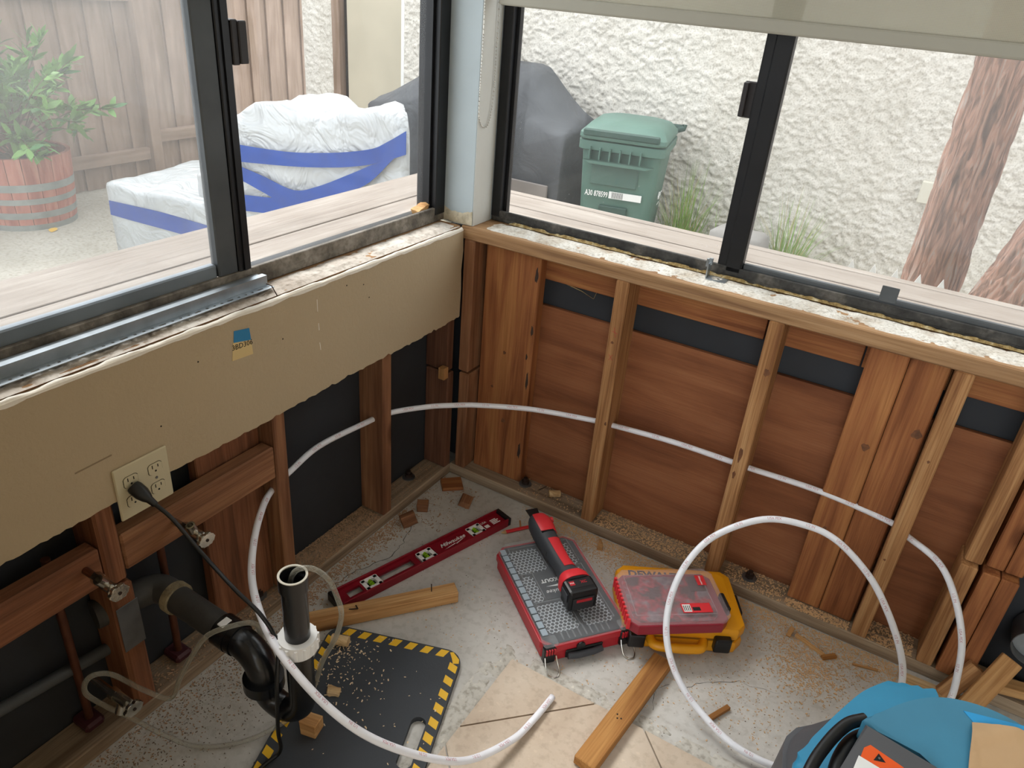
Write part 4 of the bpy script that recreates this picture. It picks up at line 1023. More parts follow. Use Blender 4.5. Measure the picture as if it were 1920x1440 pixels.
PX = [(.733, -.620, .016), (.727, -.704, .020), (.716, -.782, .030), (.677, -.897, .067), (.628, -.983, .138), (.557, -1.059, .226), (.485, -1.094, .295), (.392, -1.097, .350), (.309, -1.075, .376), (.204, -1.013, .380), (.123, -.939, .384), (.048, -.849, .385), (-.022, -.752, .362), (-.040, -.660, .371), (-.045, -.558, .385), (-.042, -.389, .371), (-.022, -.300, .372), (.045, -.208, .375), (.102, -.151, .375), (.165, -.101, .375), (.305, -.022, .375), (.470, .036, .373), (.535, .047, .374), (.719, .045, .391), (.888, .045, .394), (.940, .045, .394), (1.129, .045, .399), (1.300, .040, .386), (1.345, .029, .371), (1.424, -.024, .364), (1.475, -.074, .321), (1.517, -.112, .243), (1.537, -.129, .156), (1.544, -.145, .081), (1.520, -.21, .030), (1.46, -.33, .014), (1.37, -.43, .012), (1.26, -.494, .018), (1.145, -.511, .029), (1.043, -.486, .054), (.976, -.468, .100), (.927, -.441, .167), (.904, -.397, .238), (.908, -.336, .312), (.945, -.266, .372), (1.032, -.192, .416), (1.124, -.162, .423), (1.201, -.156, .409), (1.288, -.167, .356), (1.351, -.186, .291), (1.401, -.204, .217), (1.426, -.216, .154), (1.435, -.235, .08), (1.43, -.27, .02)]
pex = thing('pex_tube', 'long white plastic water tube threaded through the studs and coiled on the floor', 'tube', (.733, -.62, 0))
path = spline(PX, 8)
MB().tube(path, .0080, 14).build('tube_wall', PEX, pex, smooth='all')
# faded red print along the tube, on the side that faces the room
acc = 0; nxt = .03; cw = Vector((1.17, -1.77, 1.5)); k = 0
marks = MB()
for i in range(1, len(path) - 1):
    acc += (path[i] - path[i - 1]).length
    if acc > nxt:
        nxt = acc + .075; t = (path[i + 1] - path[i - 1]).normalized(); n_ = (Vector((.9, -1.0, 1.2)) - path[i]); n_ = (n_ - t * n_.dot(t)).normalized()
        y_ = n_.cross(t)
        m = Matrix((t, y_, n_)).transposed().to_4x4(); m.translation = path[i] + n_ * .0079
        text('tube_print', ('USA PEX', '1/2 IN')[k % 2], .0085, m, PEXINK, pex, local=False, ext=.0002); k += 1

# ---------------------------------------------------------------- spirit level
LV = thing('spirit_level', 'dark red aluminium spirit level with three green vials lying on the floor', 'level', (.196, -.398, 0), R(72.8))
HL, WL_, HZ = .305, .031, .028
lv = MB()
lv.box((-HL + .012, -WL_, 0), (HL - .012, -WL_ + .005, HZ), .0008).box((-HL + .012, WL_ - .005, 0), (HL - .012, WL_, HZ), .0008)
cuts = [(-.262, -.218), (-.160, -.048)]; vial = [(-.207, -.165), (-.030, .030), (.165, .207)]
xs = sorted(cuts + vial); x = -HL + .012
for a, b in xs:
    lv.box((x, -WL_ + .005, .010), (a, WL_ - .005, .018)); x = b
    wy = .013 if (a, b) in cuts else .018
    lv.box((a, -WL_ + .005, .010), (b, -wy, .018)); lv.box((a, wy, .010), (b, WL_ - .005, .018))
lv.box((x, -WL_ + .005, .010), (HL - .012, WL_ - .005, .018))
lv.build('aluminium_beam', DKRED, LV, local=True)
for a, b in ((-HL, -HL + .014), (HL - .014, HL)):
    MB().box((a, -WL_ - .001, 0), (b, WL_ + .001, HZ + .001), .003).build('end_cap', BLACKP, LV, local=True)
for a, b in vial:
    c = (a + b) / 2
    v = MB().box((c - .024, -.022, .009), (c + .024, -.011, .0195)).box((c - .024, .011, .009), (c + .024, .022, .0195)).box((c - .026, -.020, .009), (c - .014, .020, .0195)).box((c + .014, -.020, .009), (c + .026, .020, .0195)).build('vial_holder', WHITE, LV, local=True)
    MB().cyl((c, -.012, .014), (c, .012, .014), .0065, n=14).build('vial', VIAL, v, local=True, smooth=True)
    for dy in (-.004, .004): MB().ring((c, dy - .0006, .014), (c, dy + .0006, .014), .0068, .0062, 16).build('vial_line', INK, v, local=True)
    MB().box((c - .030, -.024, .008), (c + .030, .024, .0092)).build('vial_backing', BLACKP, v, local=True)
I4 = Matrix.Identity(4)
def tl(x, y, z, a=0.): return Matrix.Translation((x, y, z)) @ Matrix.Rotation(a, 4, 'Z')
text('brand_print', 'Milwaukee', .020, tl(.098, .003, .0181), WHITE, LV, shear=.35, ext=.0003, sx=1.05, bold=.0002)
MB().prism([(.055, -.014), (.10, -.008), (.095, -.0115), (.14, -.004), (.10, -.0145), (.104, -.011)], .0180, .0184).build('lightning_mark', WHITE, LV, local=True)
text('origin_print', 'USA', .011, tl(.226, .012, .0181), WHITE, LV, ext=.0003)
for k in range(4): MB().box((.248, -.012 + k * .006, .0180), (.276 - .006 * (k % 2), -.0085 + k * .006, .0184)).build('fine_print', WHITE, LV, local=True)
MB().box((.218, -.014, .0180), (.233, -.001, .0184)).build('print_square', WHITE, LV, local=True)

# ---------------------------------------------------------------- loose timber
def nailed(o, pts):
    for a, b in pts: MB().cyl(a, b, .0016, n=6).build('nail', NAILM, o)
o = beam('lumber_offcut', (.105, -.782, .019), (.352, -.472, .019), .042, .036, FRESH, bev=.0015); tag(o, 'pale lumber offcut with bent nails lying beside the spirit level', 'wood scrap')
nailed(o, [((.17, -.70, .037), (.190, -.688, .041)), ((.19, -.688, .041), (.176, -.680, .038)), ((.306, -.524, .037), (.302, -.520, .058))])
o = beam('lumber_offcut', (.876, -.745, .024), (.915, -.362, .016), .052, .026, BROWNB, bev=.002); tag(o, 'brown board offcut lying across the tiles under the yellow case corner', 'wood scrap')
for k, (dx, dy) in enumerate(((.0, .0), (.008, .004), (-.004, .010))):
    MB().cyl((.890 + dx, -.600 + dy, .0335), (.890 + dx, -.600 + dy, .0348), .002, n=8).build('nail_hole', SLOT, o)
def block(label, c, size, rz, mat, tilt=(0, 0)):
    s = MB(); s.box((-size[0] / 2, -size[1] / 2, 0), (size[0] / 2, size[1] / 2, size[2]), .0015)
    for v in s.bm.verts: v.co += Vector((nz(v.co, 40, 1), nz(v.co, 40, 2), nz(v.co, 40, 3) * (v.co.z > .004))) * .004
    o = s.build('wood_block', mat, mtx=Matrix.Translation(c) @ Euler((tilt[0], tilt[1], rz)).to_matrix().to_4x4())
    return tag(o, label, 'wood scrap', 'wood blocks cut from the wall')
block('small wood block closest to the black felt, beside the floor crack', (.060, -.300, .001), (.045, .022, .042), 1.0, STUD_OLD, (0, -.25))
block('cube-shaped wood block near the corner on the floor', (.045, -.215, 0), (.034, .034, .026), .5, STUD_OLD)
block('short wood block in front of the corner, tilted on its edge', (.140, -.115, .002), (.045, .036, .022), 1.9, STUD_OLD, (.25, 0))
block('flat square wood offcut lying deep in the corner', (.050, -.060, .001), (.07, .06, .014), .75, PLANK_RED)
block('orange wood cube lying on the rubber mat beside the cord', (.330, -1.000, .0155), (.038, .036, .036), .2, FRESH)
def plug(label, a, b, r_):
    o = MB().cyl(a, b, r_, n=20).build('wood_plug', PALE, smooth=True); return tag(o, label, 'wood plug', 'round plugs drilled from the studs')
plug('round wood plug lying on the bottom plate by the plywood', (.362, .040, .049), (.392, .062, .049), .0115)
plug('round wood plug lying on the rubber mat', (.196, -.792, .0285), (.236, -.776, .0285), .0130)
o = soft_box((.030, .022, .010), 3, 1, lambda c: c + Vector((nz(c, 50, 1), nz(c, 50, 4), nz(c, 50, 3))) * .006).build('wood_chip', PALE, smooth=True, mtx=Matrix.Translation((.302, -.902, .0153)) @ Matrix.Rotation(.4, 4, 'Z')); tag(o, 'pale half-round wood chip on the rubber mat', 'wood scrap')
def sliver(label, a, b, w, h, mat):
    o = beam('wood_sliver', a, b, w, h, mat, bev=.0006); return tag(o, label, 'wood scrap', 'splinters on the slab')
sliver('stepped wood splinter lying inside the white tube loop', (1.068, -.455, .006), (1.098, -.395, .006), .012, .010, BROWNB)
sliver('long splinter standing among the sawdust near the plate', (1.185, -.058, .006), (1.265, -.085, .004), .010, .007, FRESH)
sliver('short splinter at the end of the long splinter near the plate', (1.168, -.075, .005), (1.172, -.045, .014), .012, .006, FRESH)
sliver('flat wood chip in the sawdust near the plate', (1.262, -.098, .005), (1.292, -.070, .005), .013, .008, BROWNB)
sliver('thin splinter in the sawdust beside the tube', (1.335, -.070, .003), (1.395, -.055, .004), .006, .005, FRESH)
sliver('thin yellow stick on the slab near the spirit level', (.330, -.085, .004), (.352, -.118, .004), .005, .005, FRESH)
s = MB().loft([[(0, 0, 0), (.016, .004, 0), (.014, .014, 0), (.002, .012, 0)], [(.002, 0, .020), (.015, .004, .022), (.012, .013, .020), (.003, .011, .018)], [(.003, .001, .045), (.006, .002, .040), (.006, .004, .041), (.004, .004, .04)]])
o = s.build('wood_sliver', FRESH, mtx=Matrix.Translation((.588, -.060, .001))); tag(o, 'upright torn splinter in the sawdust behind the red organizer', 'wood scrap')
# scraps at the right end of the wall
o = beam('lumber_offcut', (1.585, -.105, .020), (1.648, -.008, .165), .046, .028, FRESH, up=(.3, 1, .2)); tag(o, 'short fresh offcut leaning against the triple stud', 'wood scrap')
o = beam('lumber_offcut', (1.545, -.050, .012), (1.592, -.016, .110), .040, .024, STUD, up=(.2, 1, .2)); tag(o, 'short offcut standing behind the leaning one by the triple stud', 'wood scrap')
o = beam('lumber_offcut', (1.640, .010, .060), (1.95, .060, .085), .038, .026, FRESH); tag(o, 'pale offcut lying in the dark opening beyond the triple stud', 'wood scrap')
o = beam('lumber_offcut', (1.45, -.050, .008), (1.60, -.048, .010), .040, .014, PALE); tag(o, 'torn pale strip lying against the bottom plate behind the blue vacuum', 'wood scrap')
dc = thing('round_duct', 'round grey metal duct end in the dark opening at the wall end', 'duct', (1.72, .07, .2))
MB().ring((1.70, .030, .19), (1.70, .100, .20), .062, .060, 36).build('duct_wall', STEEL, dc, smooth=True)
MB().cyl((1.70, .060, .195), (1.70, .064, .195), .060, n=36).build('damper_disc', GALV, dc)

# carpenter pencil
pn = thing('carpenter_pencil', 'flat red pencil on the slab between level and organizer', 'pencil', (.33, -.145, 0))
beam('pencil_body', (.322, -.158, .004), (.400, -.050, .004), .0125, .007, REDB, pn, bev=.002)
MB().loft([[(.322 + a, -.158 + b, .004 + c) for a, b, c in ((-.005, .0036, -.0033), (.005, -.0036, -.0033), (.005, -.0036, .0033), (-.005, .0036, .0033))], [(.3135 + a, -.1700 + b, .004 + c) for a, b, c in ((-.001, .0007, -.001), (.001, -.0007, -.001), (.001, -.0007, .001), (-.001, .0007, .001))]]).build('pencil_tip', PALE, pn)

# ---------------------------------------------------------------- rubber kneeling mat
mt_a = math.atan2(.095, .275)
mat = thing('kneeling_mat', 'black rubber kneeling mat with yellow hazard stripes round the edge', 'mat', (.155, -.745, 0), mt_a)
MW, ML = .350, .62
def rr2(w, l, r_, ox=0., oy=0., n=6):
    p = []
    for cx, cy, a0 in ((w - r_, -r_, 0), (r_, -r_, 90), (r_, -l + r_, 180), (w - r_, -l + r_, 270)):
        for k in range(n + 1): a = R(a0 + 90 * k / n); p.append((cx + r_ * math.cos(a) + ox, cy + r_ * math.sin(a) + oy))
    return p
# body built round the hand slot
s = MB(); hx0, hx1, hy0, hy1 = .285, .320, -.335, -.205
outer = rr2(MW, ML, .040); s.prism(outer, .0005, .0150, bev=.002)
body = s.build('mat_body', RUBBER, mat, local=True)
slot = MB().prism([(hx0 + (hx1 - hx0) / 2 + (hx1 - hx0) / 2 * math.cos(a), (hy1 - .017 if math.sin(a) >= 0 else hy0 + .017) + .017 * math.sin(a)) for a in np.linspace(0, 2 * PI, 25)[:-1]], -.02, .04).build('slot_cutter', RUBBER, None, local=True)
slot.matrix_basis = W(mat)
md = body.modifiers.new('slot', 'BOOLEAN'); md.operation = 'DIFFERENCE'; md.object = slot; md.solver = 'EXACT'
bpy.context.view_layer.update()
dg = bpy.context.evaluated_depsgraph_get(); me = bpy.data.meshes.new_from_object(body.evaluated_get(dg)); body.modifiers.clear(); body.data = me
bpy.data.objects.remove(slot)
sw = .022
def stripe(cx, cy, along, L_=.021):
    dx, dy = along; px, py = -dy, dx
    q = [(cx - dx * L_ / 2 - px * sw / 2 - dx * .005, cy - dy * L_ / 2 - py * sw / 2 - dy * .005), (cx + dx * L_ / 2 - px * sw / 2 - dx * .005, cy + dy * L_ / 2 - py * sw / 2 - dy * .005), (cx + dx * L_ / 2 + px * sw / 2 + dx * .005, cy + dy * L_ / 2 + py * sw / 2 + dy * .005), (cx - dx * L_ / 2 + px * sw / 2 + dx * .005, cy - dy * L_ / 2 + py * sw / 2 + dy * .005)]
    MB().prism(q, .0150, .0154).build('hazard_stripe', HAZ, mat, local=True)
for k in range(7): stripe(.052 + k * .041, -.015, (1, 0))
for k in range(14):
    stripe(MW - .015, -.052 - k * .040, (0, -1)); stripe(.015, -.052 - k * .040, (0, 1))
for k in range(7): stripe(.052 + k * .041, -ML + .015, (-1, 0))
MB().prism([(MW - .034, -.008), (MW - .026, -.005), (MW - .006, -.024), (MW - .004, -.036), (MW - .018, -.040), (MW - .024, -.026)][::-1], .0150, .0154).build('corner_stripe', HAZ, mat, local=True)

# ---------------------------------------------------------------- red parts organizer
OG = thing('parts_organizer', 'red parts organizer with a clear lid lying flat on the slab', 'organizer', (.591, -.326, 0), R(-39))
def oct_(x0, x1, y0, y1, c): return [(x0 + c, y0), (x1 - c, y0), (x1, y0 + c), (x1, y1 - c), (x1 - c, y1), (x0 + c, y1), (x0, y1 - c), (x0, y0 + c)]
MB().prism(oct_(-.190, .186, -.118, .118, .022), .003, .0555, bev=.003).build('base_tray', RED, OG, local=True)
MB().prism(oct_(-.195, .190, -.123, .123, .026), .036, .0568, bev=.002).build('rim', RED, OG, local=True)
MB().prism(oct_(-.186, .182, -.114, .114, .022), .0572, .0585).build('inner_shelf', plain('dark grey inner shelf', '24262a', .5), OG, local=True)
lidp = MB().prism(oct_(-.192, .192, -.120, .120, .026), .0600, .0710, bev=.0035).build('clear_lid', CLEAR, OG, local=True)
wins = [(-.165, -.070, -.092, -.005), (-.165, -.070, .012, .092), (-.058, .040, -.092, -.058), (.052, .150, -.092, -.005), (.052, .150, .012, .092), (-.058, .040, .066, .092)]
for a, b, c, d in wins:
    MB().prism(oct_(a, b, c, d, .008), .0586, .0596).build('hex_insert', HEX, OG, local=True)
    s = MB()
    for q0, q1 in (((a, c, .0712), (b, c + .003, .0728)), ((a, d - .003, .0712), (b, d, .0728)), ((a, c, .0712), (a + .003, d, .0728)), ((b - .003, c, .0712), (b, d, .0728))): s.box(q0, q1)
    s.build('lid_window_rib', CLEAR, lidp, local=True)
MB().box((-.056, -.052, .0587), (.038, .060, .0598)).build('logo_panel', plain('black logo panel', '26282c', .5), OG, local=True)
mm = frame_mtx((-.030, .0, .0600), (0, -1, 0), (1, 0, 0)); text('series_print', 'PACKOUT', .018, mm, WHITE, OG, ext=.0003, bold=.0006)
mm = frame_mtx((.012, .0, .0600), (0, -1, 0), (1, 0, 0)); text('brand_print', 'Milwaukee', .019, mm, WHITE, OG, ext=.0003, shear=.3)
MB().prism([(-.008, -.035), (-.003, .004), (-.006, 0), (-.002, .036), (-.013, -.002), (-.010, .002)], .0599, .0603).build('lightning_mark', WHITE, OG, local=True)
for k in range(13):
    x = -.165 + k * .0255
    MB().box((x, -.1165, .0712), (x + .022, -.1005, .0745), .001).build('hinge_knuckle', plain('blue-grey hinge plastic', '9aa7b1', .3) if k == 0 else bpy.data.materials['blue-grey hinge plastic'], OG, local=True)
# front end: latch lugs, handle recess, wire bails
MB().box((.186, -.060, .008), (.1925, .045, .034), .003).build('handle_recess', BLACKP, OG, local=True)
MB().tube([(.195, -.055, .020), (.199, -.03, .020), (.199, .015, .020), (.195, .040, .020)], .009, 12).build('carry_handle', DKGREY, OG, local=True, smooth=True)
MB().cyl((.188, -.02, .042), (.194, -.02, .042), .012, n=20).build('lock_button', BLACKP, OG, local=True)
for yy in (-.105, .108):
    lt = MB().box((.176, yy - .016, .008), (.196, yy + .016, .0580), .004).build('latch', BLACKP, OG, local=True)
    for k in range(4): MB().box((.192, yy - .013 + k * .007, .040), (.199, yy - .009 + k * .007, .056)).build('latch_rib', RED, lt, local=True)
    MB().box((.165, yy - .020, .0665), (.199, yy + .020, .0760), .006, seg=2).build('latch_cap', CLEAR, lt, local=True)
    pts = [(.197, yy - .015, .034), (.206, yy - .016, .020), (.222, yy - .016, .006), (.234, yy - .008, .003), (.236, yy, .003), (.234, yy + .008, .003), (.222, yy + .016, .006), (.206, yy + .016, .020), (.197, yy + .015, .034)]
    MB().tube(spline(pts, 5), .0017, 8).build('wire_bail', CHROME, lt, local=True, smooth=True)
for k in range(9): MB().box((.150 - .0, -.070 + k * .016, .0712), (.186, -.066 + k * .016, .0730)).build('lid_edge_rib', CLEAR, lidp, local=True)

# ---------------------------------------------------------------- oscillating multi-tool resting on the organizer
MT = thing('multi_tool', 'red and black cordless oscillating multi-tool resting on the organizer lid', 'power tool', (.591, -.326, .073), R(-39))
AX = .014
def sec(x, w, h, zc, n=20, a0=0, a1=2 * PI, grow=0., full=True):
    p = []; w *= 1.12; h *= 1.12; zc *= 1.05
    m = n if full else n + 1
    for k in range(m):
        a = a0 + (a1 - a0) * k / n; c, s_ = math.cos(a), math.sin(a)
        e = .72
        p.append(Vector((x, AX + math.copysign(abs(c) ** e, c) * (w + grow), zc + math.copysign(abs(s_) ** e, s_) * (h + grow))))
    return p
S_ = [(-.215, .024, .022, .042), (-.195, .029, .027, .042), (-.165, .030, .029, .040), (-.140, .027, .026, .038), (-.110, .0245, .024, .036), (-.070, .0225, .0225, .035), (-.030, .0215, .022, .035), (.005, .023, .024, .036), (.030, .030, .029, .038), (.045, .036, .032, .040), (.062, .037, .032, .041)]
MB().loft([sec(*q) for q in S_]).build('grip_body', DKGREY, MT, local=True, smooth=True)
def shell(name, idx, a0, a1, mat, g=.0018):
    rings = []
    for i in idx:
        o_ = sec(*S_[i], n=12, a0=a0, a1=a1, grow=g, full=False); i_ = sec(*S_[i], n=12, a0=a1, a1=a0, grow=-.002, full=False); rings.append(o_ + i_)
    return MB().loft(rings).build(name, mat, MT, local=True, smooth=True)
shell('red_head_shell', (0, 1, 2, 3), R(-5), R(118), REDB)
shell('red_top_shell', (4, 5, 6, 7), R(18), R(104), REDB)
shell('red_collar', (8, 9, 10), R(-10), R(190), REDB)
MB().box((-.150, AX - .018, .066), (-.135, AX + .018, .069)).build('vent_strip', BLACKP, MT, local=True)
for k in range(3): MB().box((-.128 + k * .007, AX - .010, .0605), (-.125 + k * .007, AX + .010, .0630)).build('vent_slot', BLACKP, MT, local=True)
MB().box((-.105, AX - .026, .030), (-.075, AX - .020, .046), .002).build('switch', BLACKP, MT, local=True)
for k in range(6): MB().box((-.045 + k * .009, AX - .012, .0565), (-.041 + k * .009, AX + .012, .0592)).build('grip_rib', BLACKP, MT, local=True)
MB().cyl((-.205, AX + .010, .040), (-.205, AX + .046, .046), .0085, n=16).build('blade_lever', REDB, MT, local=True)
MB().cyl((-.198, AX, .004), (-.198, AX, .020), .015, n=20).build('spindle', STEEL, MT, local=True)
MB().prism([(-.185, -.012), (-.185, .012), (-.215, .012), (-.245, .022), (-.275, .024), (-.275, -.014), (-.245, -.010), (-.215, -.010)][::-1], .002, .0036, mtx=Matrix.Translation((0, AX, .0)) @ Matrix.Rotation(R(8), 4, 'Y')).build('scraper_blade', BLACKP, MT, local=True)
bt = MB().box((.058, AX - .040, .004), (.112, AX + .042, .070), .007, seg=2).build('battery', BLACKP, MT, local=True)
MB().box((.1125, AX - .030, .012), (.1145, AX + .030, .050), .0015).build('battery_face', plain('satin black plastic', '2c2d30', .35), bt, local=True)
MB().box((.114, AX - .020, .036), (.1152, AX + .024, .045)).build('red_stripe', RED, bt, local=True)
MB().box((.062, AX - .032, .0700), (.096, AX + .034, .0706)).build('battery_label', plain('black label', '1d1e20', .4), bt, local=True)
mm = frame_mtx((.079, AX + .012, .0708), (0, 1, 0), (-1, 0, 0)); text('capacity_print', 'XC', .012, mm, RED, bt, ext=.0002, bold=.0003)
MB().box((.071, AX - .028, .0707), (.086, AX - .014, .0710)).build('red_square', RED, bt, local=True)
mm = frame_mtx((.0785, AX - .021, .0711), (0, 1, 0), (-1, 0, 0)); text('voltage_print', 'M18', .0065, mm, WHITE, bt, ext=.0002)
for sgn in (-1, 1): MB().box((.066, AX + .001 + sgn * .041, .030), (.100, AX + .001 + sgn * .044, .055), .001).build('release_tab', DKGREY, bt, local=True)

# ---------------------------------------------------------------- yellow tool case and red bit case on it
YC = thing('yellow_case', 'yellow plastic tool case with black latches and moulded handle on the slab', 'tool case', (.886, -.200, 0), R(30))
MB().prism(oct_(-.160, .160, -.105, .115, .022), .002, .042, bev=.010).build('lower_shell', YELLOW, YC, local=True, smooth=True)
MB().prism(oct_(-.160, .160, -.105, .115, .022), .046, .088, bev=.010).build('upper_shell', YELLOW, YC, local=True, smooth=True)
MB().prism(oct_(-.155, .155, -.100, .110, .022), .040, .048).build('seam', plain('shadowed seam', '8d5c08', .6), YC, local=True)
MB().tube(spline([(-.085, -.10, .036), (-.075, -.124, .036), (-.03, -.130, .036), (.02, -.130, .036), (.045, -.124, .036), (.055, -.10, .036)], 6), .0125, 14).build('carry_handle', YELLOW, YC, local=True, smooth=True)
for xx in (-.125, .098):
    MB().box((xx - .02, -.124, .020), (xx + .024, -.100, .064), .005, seg=2).build('latch', BLACKP, YC, local=True)
MB().box((.158, -.035, .040), (.168, .035, .080), .006, seg=2).build('side_clip', BLACKP, YC, local=True)
MB().prism(oct_(-.140, .140, -.02, .100, .015), .0878, .0895, bev=.0008).build('raised_panel', YELLOW, YC, local=True)
text('brand_print', 'DEWALT', .034, Matrix.Translation((-.06, .075, .0899)), INK, YC, ext=.0003, bold=.0012)

RC = thing('bit_case', 'red drill bit case with a frosted clear lid lying on the yellow case', 'tool case', (.878, -.255, .0905), R(37))
MB().prism(oct_(-.130, .130, -.092, .092, .020), 0, .030, bev=.003).build('red_tray', plain('deep red plastic', '8e1e30', .4), RC, local=True)
MB().prism(oct_(-.118, .105, -.078, .078, .016), .0302, .0345).build('bit_tray', BITS, RC, local=True)
rl = MB().prism(oct_(-.133, .133, -.095, .095, .020), .036, .046, bev=.003).build('frosted_lid', PINKLID, RC, local=True)
s = MB()
for q0, q1 in (((-.115, -.072, .046), (.1, -.069, .0475)), ((-.115, .069, .046), (.1, .072, .0475)), ((-.115, -.072, .046), (-.112, .072, .0475)), ((.097, -.072, .046), (.1, .072, .0475))): s.box(q0, q1)
s.build('lid_rib', PINKLID, rl, local=True)
MB().box((.060, .020, .0352), (.105, .062, .0358)).build('dark_label', plain('black label', '1d1e20', .4), RC, local=True)
MB().box((.080, .030, .0472), (.104, .066, .0478)).build('red_label', REDB, RC, local=True)
text('brand_print', 'Milwaukee', .0075, frame_mtx((.092, .048, .0480), (0, -1, 0), (1, 0, 0)), WHITE, RC, ext=.0002, shear=.3)
lb = MB().box((.010, -.066, .0472), (.088, -.034, .0478)).build('bit_label', REDB, RC, local=True)
MB().box((.013, -.063, .0478), (.034, -.038, .0480)).build('white_field', WHITE, lb, local=True)
for k in range(4): MB().box((.015 + k * .005, -.060, .0480), (.017 + k * .005, -.042, .0482)).build('bit_picture', INK, lb, local=True)
MB().box((.038, -.060, .0478), (.058, -.048, .0480)).build('black_field', INK, lb, local=True)
for k in range(11): MB().box((-.138, -.080 + k * .0145, .010), (-.129, -.073 + k * .0145, .042), .001).build('hinge_tooth', REDB, RC, local=True)
for yy in (-.03,): MB().box((.128, yy - .025, .018), (.142, yy + .035, .046), .004).build('latch', BLACKP, RC, local=True)

# ---------------------------------------------------------------- blue shop vacuum in the near corner of the view
VC = thing('shop_vacuum', 'blue and grey job-site vacuum with taped kraft paper standing near the camera', 'vacuum', (1.43, -.79, 0))
VA = R(12)
MB().loft([rrect(0, 0, .36, .34, .06, .0), rrect(0, 0, .38, .36, .07, .02), rrect(0, 0, .39, .37, .08, .22), rrect(0, 0, .38, .36, .08, .34)]).build('tank', VACGREY, VC, local=True, smooth=True, mtx=Matrix.Rotation(VA, 4, 'Z'))
def puff(name, outline, depth, mat, mtx, bev=.02, seg=4):
    s = MB(); n = len(outline)
    lo = [s.bm.verts.new((x, y, -depth)) for x, y in outline]; hi = [s.bm.verts.new((x, y, 0)) for x, y in outline]
    top = s.bm.faces.new(hi); s.bm.faces.new(list(reversed(lo)))
    for i in range(n): s.bm.faces.new((lo[i], lo[(i + 1) % n], hi[(i + 1) % n], hi[i]))
    bmesh.ops.bevel(s.bm, geom=list(top.edges), offset=bev, segments=seg, affect='EDGES', profile=.5)
    return s.build(name, mat, VC, local=False, smooth=True, mtx=mtx)
PLN = lambda o, x, n: frame_mtx(o, x, Vector(n).cross(Vector(x)))
m = PLN((1.36, -.58, .43), (.971, .036, .237), (-.24, .144, .96))
def smooth_outline(p, per=5):
    q = p + p[:3]; out = []
    P = [Vector((a, b, 0)) for a, b in [p[-1]] + p + p[:2]]
    for i in range(1, len(P) - 2):
        for k in range(per):
            t = k / per; a, b, c, d = P[i - 1:i + 3]
            v = .5 * ((2 * b) + (c - a) * t + (2 * a - 5 * b + 4 * c - d) * t * t + (3 * b - a - 3 * c + d) * t ** 3); out.append((v.x, v.y))
    return out
lobe = [(-.1116, -.265), (.1074, -.265), (.1074, -.1519), (.0949, .004), (.0585, .030), (.0146, .0505), (-.036, -.004), (-.066, -.068), (-.096, -.150), (-.110, -.1965)]
puff('rear_cover', smooth_outline(lobe), .12, VACBLUE, m, .016)
m2 = PLN((1.42, -.72, .545), (.999, -.007, .049), (-.049, -.148, .988))
dome = [(.0008, -.0788), (.0681, -.1461), (.1611, -.0922), (.158, .0252), (.109, .0516), (.054, .0603), (-.0015, .0488), (-.0463, .019), (-.0867, -.0282), (-.1045, -.0612)]
puff('top_cover', smooth_outline(dome, 4), .14, VACBLUE2, m2, .006, 3)
m3 = PLN((1.33, -.82, .535), (.996, -.031, .089), (-.094, -.329, .94))
puff('control_panel', [(-.0332, -.053), (-.0526, -.1906), (.1448, -.055), (.0895, .0105), (-.0152, .0294)], .10, VACGREY, m3, .004, 2)
MB().prism([(-.0098, -.0081), (-.0132, -.0426), (.0461, -.0119), (-.0026, 0.0)], .0002, .0008).build('orange_label', ORANGE, VC, mtx=m3)
MB().prism([(-.0140, -.0230), (-.0200, -.075), (.045, -.040), (.030, -.0300)], .0007, .0010).build('white_label_field', WHITE, VC, mtx=m3)
MB().prism([(.006, -.0205), (.022, -.0165), (.0105, -.0075)], .0008, .0013).build('warning_triangle', INK, VC, mtx=m3)
MB().cyl((.0125, -.0150, .001), (.0125, -.0150, .0035), .0016, n=8).build('label_screw', STEEL, VC, mtx=m3)
MB().prism([(.0229, .0364), (.0421, .0195), (.109, .0379), (.1083, .0545)], .0003, .0009).build('blue_sticker', LBLUE, VC, mtx=m2)
U, V = np.meshgrid(np.linspace(0, 1, 24), np.linspace(0, 1, 30), indexing='ij')
pa = np.stack([.0361 + U * .074 + V * .002, .0212 + U * .0215 - V * .13, .0014 + .009 * (fbm(U * 3, V * 3.5, 3) - .3).clip(0) + .006 * np.sin(V * 7 + U * 3).clip(0)], -1)
o = link('kraft_paper', grid_mesh('kraft_paper', pa), KRAFT, VC, smooth='all', mtx=m2)
MB().tube(spline([(1.318, -.740, .500), (1.295, -.765, .497), (1.275, -.810, .485), (1.262, -.865, .470), (1.262, -.93, .44)], 8), .010, 12).build('black_hose', BLACKP, VC, smooth=True)
MB().tube(spline([(1.335, -.735, .470), (1.31, -.775, .470), (1.30, -.83, .465), (1.31, -.90, .45)], 8), .014, 12).build('black_hose', BLACKP, VC, smooth=True)
MB().loft([rrect(0, 0, .37, .35, .08, .33), rrect(0, 0, .36, .34, .08, .36), rrect(.01, .01, .30, .30, .08, .42)]).build('head_base', VACGREY, VC, local=True, smooth=True, mtx=Matrix.Rotation(VA, 4, 'Z'))
for sx in (-1, 1):
    MB().cyl((sx * .15, -.19, .045), (sx * .19, -.19, .045), .045, n=20).build('wheel', BLACKP, VC, local=True)

